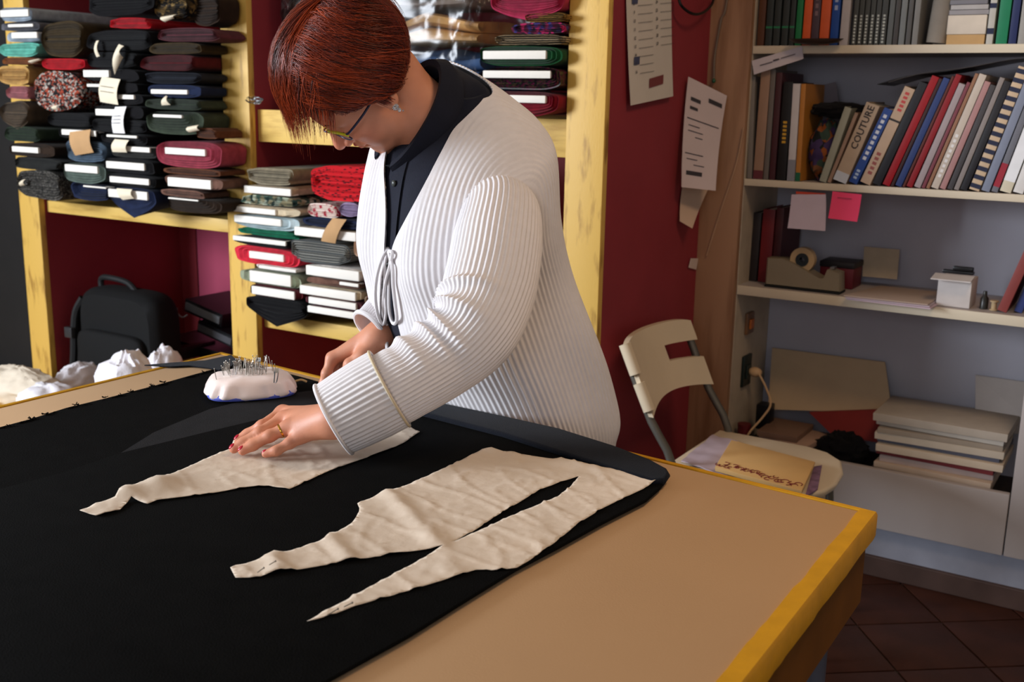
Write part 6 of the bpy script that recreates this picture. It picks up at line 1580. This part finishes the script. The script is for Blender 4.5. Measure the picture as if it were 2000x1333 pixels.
for a_, t0_ in ((aL, 3.0), (aR, 3.9)):
    k3 = int(np.argmax(tt >= t0_)); a_[:k3] = a_[k3] + (t0_ - tt[:k3]) * .03
ker = np.ones(7) / 7
aL = np.convolve(np.pad(aL, 3, 'edge'), ker, 'valid'); aR = np.convolve(np.pad(aR, 3, 'edge'), ker, 'valid')
RIB = .0098
def rib_h(ph): return .5 + .5 * np.cos(2 * math.pi * ph)
def torso_rows():
    V = np.zeros((NT, NU, 3)); PH = np.zeros((NT, NU)); E = np.zeros((NT, NU)); TH_ = np.linspace(.0, 2 * math.pi, NU)
    ex = 2.3; BREF = float(row_at(6.5)[3])
    TT0 = np.linspace(0, 2 * math.pi, 721); xs = np.sign(np.sin(TT0)) * np.abs(np.sin(TT0)) ** (2 / ex) * .20; ys = np.sign(np.cos(TT0)) * np.abs(np.cos(TT0)) ** (2 / ex) * .17
    ARC0 = np.concatenate([[0], np.cumsum(np.hypot(np.diff(xs), np.diff(ys)))])
    for i, t in enumerate(tt):
        c, l, f, b, af, ab = row_at(t)
        th = np.clip(TH_, aL[i], 2 * math.pi - aR[i]); s, co = np.sin(th), np.cos(th)
        x = np.sign(s) * np.abs(s) ** (2 / ex); y = np.sign(co) * np.abs(co) ** (2 / ex)
        bust = np.where(co > 0, .022 * np.exp(-((t - 6.1) / 1.1) ** 2) * np.exp(-((np.abs(x) - .5) / .3) ** 2), 0)
        # soft folds hanging from the shoulder and under the arm
        fold = .007 * np.exp(-((t - 3.6) / 1.5) ** 2) * np.sin(th * 5 + t * .9) * np.clip(.5 - co, 0, 1) + .003 * np.exp(-((t - 1.6) / .9) ** 2) * np.sin(th * 7 - t)
        # hem tucks in under a soft overhang at the hip
        fold = fold + .002 * np.exp(-((t - 1.7) / 1.0) ** 2)
        V[i] = c + np.outer(x * (b + fold), l) + np.outer(y * (np.where(co > 0, af, ab) + bust + fold), f)
        # rib phase: lateral position on the upper body, arc position lower down
        th_e = th
        if t > 6.5:
            sx = (np.abs(x) * b / BREF).clip(0, 1) ** (ex / 2); th_e = np.arcsin(sx)
            th_e = np.where(co < 0, math.pi - th_e, th_e); th_e = np.where(s < 0, 2 * math.pi - th_e, th_e)
        PH[i] = np.interp(th_e, TT0, ARC0) / RIB
        E[i] = np.minimum(TH_ - aL[i], 2 * math.pi - aR[i] - TH_).clip(0) / (2 * math.pi)
    return V, PH, E
TV, TPH, TE = torso_rows()
def knit_mesh(name, V, PH, amp, root, closed=False, band=None, thick=.004, dead=None):
    nt_, nu_ = PH.shape
    du = np.roll(V, -1, 1) - np.roll(V, 1, 1)
    if not closed: du[:, 0] = V[:, 1] - V[:, 0]; du[:, -1] = V[:, -1] - V[:, -2]
    dt = np.gradient(V, axis=0)
    n = np.cross(du, dt); n /= np.maximum(np.linalg.norm(n, axis=2, keepdims=True), 1e-9)
    cen = V.mean(1, keepdims=True)
    if ((V - cen) * n).sum() < 0: n = -n
    a = amp if band is None else amp * band
    O = V + n * ((rib_h(PH) - 1) * a)[..., None]
    I = V - n * (thick if dead is None else np.where(dead, 0, thick)[..., None])
    verts = np.concatenate([O.reshape(-1, 3), I.reshape(-1, 3)]); N0 = nt_ * nu_
    ii, jj = np.meshgrid(np.arange(nt_ - 1), np.arange(nu_ if closed else nu_ - 1), indexing='ij'); j2 = (jj + 1) % nu_
    q = np.stack([ii * nu_ + jj, ii * nu_ + j2, (ii + 1) * nu_ + j2, (ii + 1) * nu_ + jj], -1).reshape(-1, 4)
    if dead is not None: q = q[~dead.reshape(-1)[q].all(1)]
    fs = [q, q[:, ::-1] + N0]
    for r in (0, nt_ - 1):
        j = np.arange(nu_ if closed else nu_ - 1); k2 = (j + 1) % nu_; e = np.stack([r * nu_ + j, r * nu_ + k2, r * nu_ + k2 + N0, r * nu_ + j + N0], 1); fs.append(e if r else e[:, ::-1])
    if not closed:
        for cidx in (0, nu_ - 1):
            i = np.arange(nt_ - 1); fs.append(np.stack([i * nu_ + cidx, (i + 1) * nu_ + cidx, (i + 1) * nu_ + cidx + N0, i * nu_ + cidx + N0], 1))
    me = bpy.data.meshes.new(name); inv = wloc(root).inverted(); verts = verts + np.array(inv.translation)
    F = np.concatenate(fs); me.vertices.add(len(verts)); me.vertices.foreach_set('co', verts.ravel().astype(np.float32))
    me.loops.add(F.size); me.loops.foreach_set('vertex_index', F.ravel().astype(np.int32)); me.polygons.add(len(F)); me.polygons.foreach_set('loop_start', (np.arange(len(F)) * 4).astype(np.int32))
    me.update(calc_edges=True); me.validate(); me.polygons.foreach_set('use_smooth', [True] * len(me.polygons)); me.materials.append(knit)
    o = bpy.data.objects.new(name, me); COL.objects.link(o); o.parent = root
    return o
band = np.clip(TE / .022, .12, 1) ** 1.5; band[TE <= 0] = 0; _t = np.linspace(0, 2 * math.pi, NU); band *= (1 - .5 * np.clip(1.7 - np.minimum(_t, 2 * math.pi - _t), 0, 1))[None]                # plainer band along the front edges
card = knit_mesh('cardigan', TV, TPH, .0026, person, band=band, dead=TE <= 0)
# ---- sleeves
def sleeve(path, radii, name, root, ribs, n=330, m=110, folds=(), amp=.0022, twist=0.0, squash=None):
    pts = np.array(resample(path, m))
    for _ in range(60): pts[1:-1] = pts[1:-1] * .5 + (pts[:-2] + pts[2:]) * .25
    rs = np.interp(np.linspace(0, 1, m), np.linspace(0, 1, len(radii)), radii)
    V = np.zeros((m, n, 3)); PH = np.zeros((m, n)); t0 = nrm(pts[1] - pts[0])
    a = nrm(np.cross(t0, CF)); 
    for i in range(m):
        t = nrm(pts[min(i + 1, m - 1)] - pts[max(i - 1, 0)]); a = nrm(a - t * (a @ t)); b = np.cross(t, a)
        w = np.linspace(0, 2 * math.pi, n, endpoint=False)
        r = np.full(n, rs[i]); u = i / (m - 1)
        for (u0, wid, am, dirv, sharp) in folds:
            dv = nrm(dirv); k = np.clip((np.cos(w)[:, None] * a + np.sin(w)[:, None] * b) @ dv, 0, 1) ** sharp
            r = r + am * k * np.exp(-((u - u0) / wid) ** 2)
        V[i] = pts[i] + (np.cos(w)[:, None] * a + np.sin(w)[:, None] * b) * r[:, None]
        PH[i] = w / (2 * math.pi) * ribs
    return V, PH
inn = -CX * .75 - CD * .55 + camdir * .45
def fold_list():
    L_ = []
    for u0, am in ((.50, .009), (.575, .010), (.655, .011), (.735, .009), (.81, .007)):
        L_.append((u0, .013, am, inn, 1.6)); L_.append((u0 + .036, .016, -.003, inn, 1.6))
    return L_
fa = nrm(elL - wrL)
pL = [Q(964, 416, 1.895), Q(978, 424, 1.850), Q(970, 484, 1.800), Q(956, 565, 1.755), Q(928, 640, 1.712), Q(872, 694, 1.705), wrL + fa * .125, wrL + fa * .088]
SV, SPH = sleeve(pL, [.068, .070, .0765, .0770, .072, .065, .0605, .0595], 'sleeve', card, 52, folds=fold_list(), m=170, n=420)
slv = knit_mesh('sleeve', SV, SPH, .0023, card, closed=True)
fa = nrm(elL - wrL); cp = [wrL + fa * u + np.array([0, 0, .002]) for u in (.100, .066, .033, .0)]
CV, CPH = sleeve(cp, [.0665, .0660, .0635, .0600], 'cuff', card, 46, m=44, n=380)
cuf = knit_mesh('cuff', CV, CPH, .0020, card, closed=True)
part('cuff_seam', MB().tube([CV[1, j] for j in range(0, 380, 4)] + [CV[1, 0]], .0020, 8), mat('knit_cream', (206, 190, 160), .9), cuf)
part('cuff_rim', MB().tube([CV[-1, j] for j in range(0, 380, 4)] + [CV[-1, 0]], .0030, 8), knit, cuf)
pR = [ROWS[8][0] - ROWS[8][1] * .118, ROWS[6][0] - ROWS[6][1] * .19, Q(850, 470, 2.20), Q(812, 540, 2.16), Q(765, 600, 2.085), Q(722, 640, 2.052)]
RV, RPH = sleeve(pR, [.055, .072, .064, .054, .044, .037], 'sleeve', card, 46, m=80, n=330)
slr = knit_mesh('sleeve', RV, RPH, .0024, card, closed=True)
part('cuff_rim', MB().tube([RV[-1, j] for j in range(0, 330, 4)] + [RV[-1, 0]], .0048, 8), knit, slr)
# ---- tie cords
from mathutils.bvhtree import BVHTree
dg = bpy.context.evaluated_depsgraph_get(); dg.update()
tvs = [tuple(v) for v in TV.reshape(-1, 3)]; tfs = [(i * NU + j, i * NU + j + 1, (i + 1) * NU + j + 1, (i + 1) * NU + j) for i in range(NT - 1) for j in range(NU - 1)]
bv = BVHTree.FromPolygons(tvs, tfs)
bl2 = [tuple(row_pt(t, 2 * math.pi * j / 72, -.012)) for t in np.linspace(0, NR - 1, 60) for j in range(72)]
bv2 = BVHTree.FromPolygons(bl2, [(i * 72 + j, i * 72 + (j + 1) % 72, (i + 1) * 72 + (j + 1) % 72, (i + 1) * 72 + j) for i in range(59) for j in range(72)])
def on_body(px, py, lift=.006):
    o = Vector(CC); d = Vector(ray(px, py)).normalized(); ds = []
    for t in (bv, bv2):
        h = t.ray_cast(o, d)
        if h[0] is not None: ds.append(h[3])
    dd = min(ds) if ds else 1.9
    return np.array(o + d * (dd - lift))
def cord(pts, r=.0033, smooth=True):
    w = [on_body(*p, .015) for p in pts]
    dep = [(MR @ (q - CC))[2] for q in w]
    k = np.array(dep); 
    k2 = np.convolve(np.pad(k, 1, 'edge'), [.3, .4, .3], 'valid'); k2 = np.minimum(k, k2)
    return MB().tube(resample([Q(p[0], p[1], z) for p, z in zip(pts, k2)], 50), r, 8)
part('tie_cord', cord([(757, 490), (746, 505), (736, 540), (733, 580), (738, 615), (748, 634), (754, 612), (752, 570), (752, 520), (757, 492)]), knit, card)
part('tie_cord', cord([(760, 491), (762, 520), (760, 560), (760, 600), (764, 624), (770, 633), (775, 624), (772, 596), (768, 560), (766, 520), (759, 492)]), knit, card)
part('tie_cord', cord([(756, 490), (746, 540), (746, 590), (752, 640), (757, 690), (760, 715)]), knit, card)
part('tie_cord', cord([(760, 490), (766, 500), (752, 560), (749, 620), (756, 670), (762, 700)]), knit, card)
part('tie_knot', MB().ellipsoid(on_body(758, 490, .004), (.008, .007, .007), 12, 8), knit, card)
# ---- trousers and shoes
trm = mat('charcoal_trousers', (42, 42, 42), .9, .1, 30, .1, 300)
def tr_fn(p):
    d = None
    for s in (-1, 1):
        hj = hipC + Lh * s * .09 - np.array([0, 0, .02]); kn = np.array([hj[0] + s * .02, hj[1] - .03, .46]); an = np.array([hj[0] + s * .03, hj[1] + .03, .085])
        a = smin(caps(p, hj, kn, .103, .075), caps(p, kn, an + np.array([0, 0, -.02]), .075, .072), .03); d = a if d is None else smin(d, a, .02)
        d = smin(d, caps(p, hipC + Lh * s * .06, ROWS[4][0] + Lh * s * .06, .128, .118), .05)
    return smax(d, (.028 - p[:, 2]).astype(np.float32), .004)
Vt, Ft = surfnet([(*bound([hipC, ROWS[4][0], np.array([hipC[0], hipC[1], .05])], .26), tr_fn)], lambda ds: ds[0], .008)
tb_ = MB(); tb_.add(Vt, Ft.tolist()); part('trousers', tb_, trm, person, angle=180)
for s in (-1, 1):
    hj = hipC + Lh * s * .09; an = np.array([hj[0] + s * .03, hj[1] + .03, 0]); rings = []
    for u, w_, h in ((-.085, .014, .05), (-.075, .038, .075), (-.03, .044, .095), (.03, .044, .09), (.09, .047, .070), (.14, .042, .05), (.17, .022, .035), (.178, .008, .02)):
        c = an + Fh * u; rings.append([c + Lh * w_ * math.cos(t) + np.array([0, 0, max(.001, h * .5 + h * .5 * math.sin(t))]) for t in np.linspace(0, 2 * math.pi, 21)[:-1]])
    part('shoe', MB().loft(rings), mat('black_leather', (22, 20, 20), .4), person)
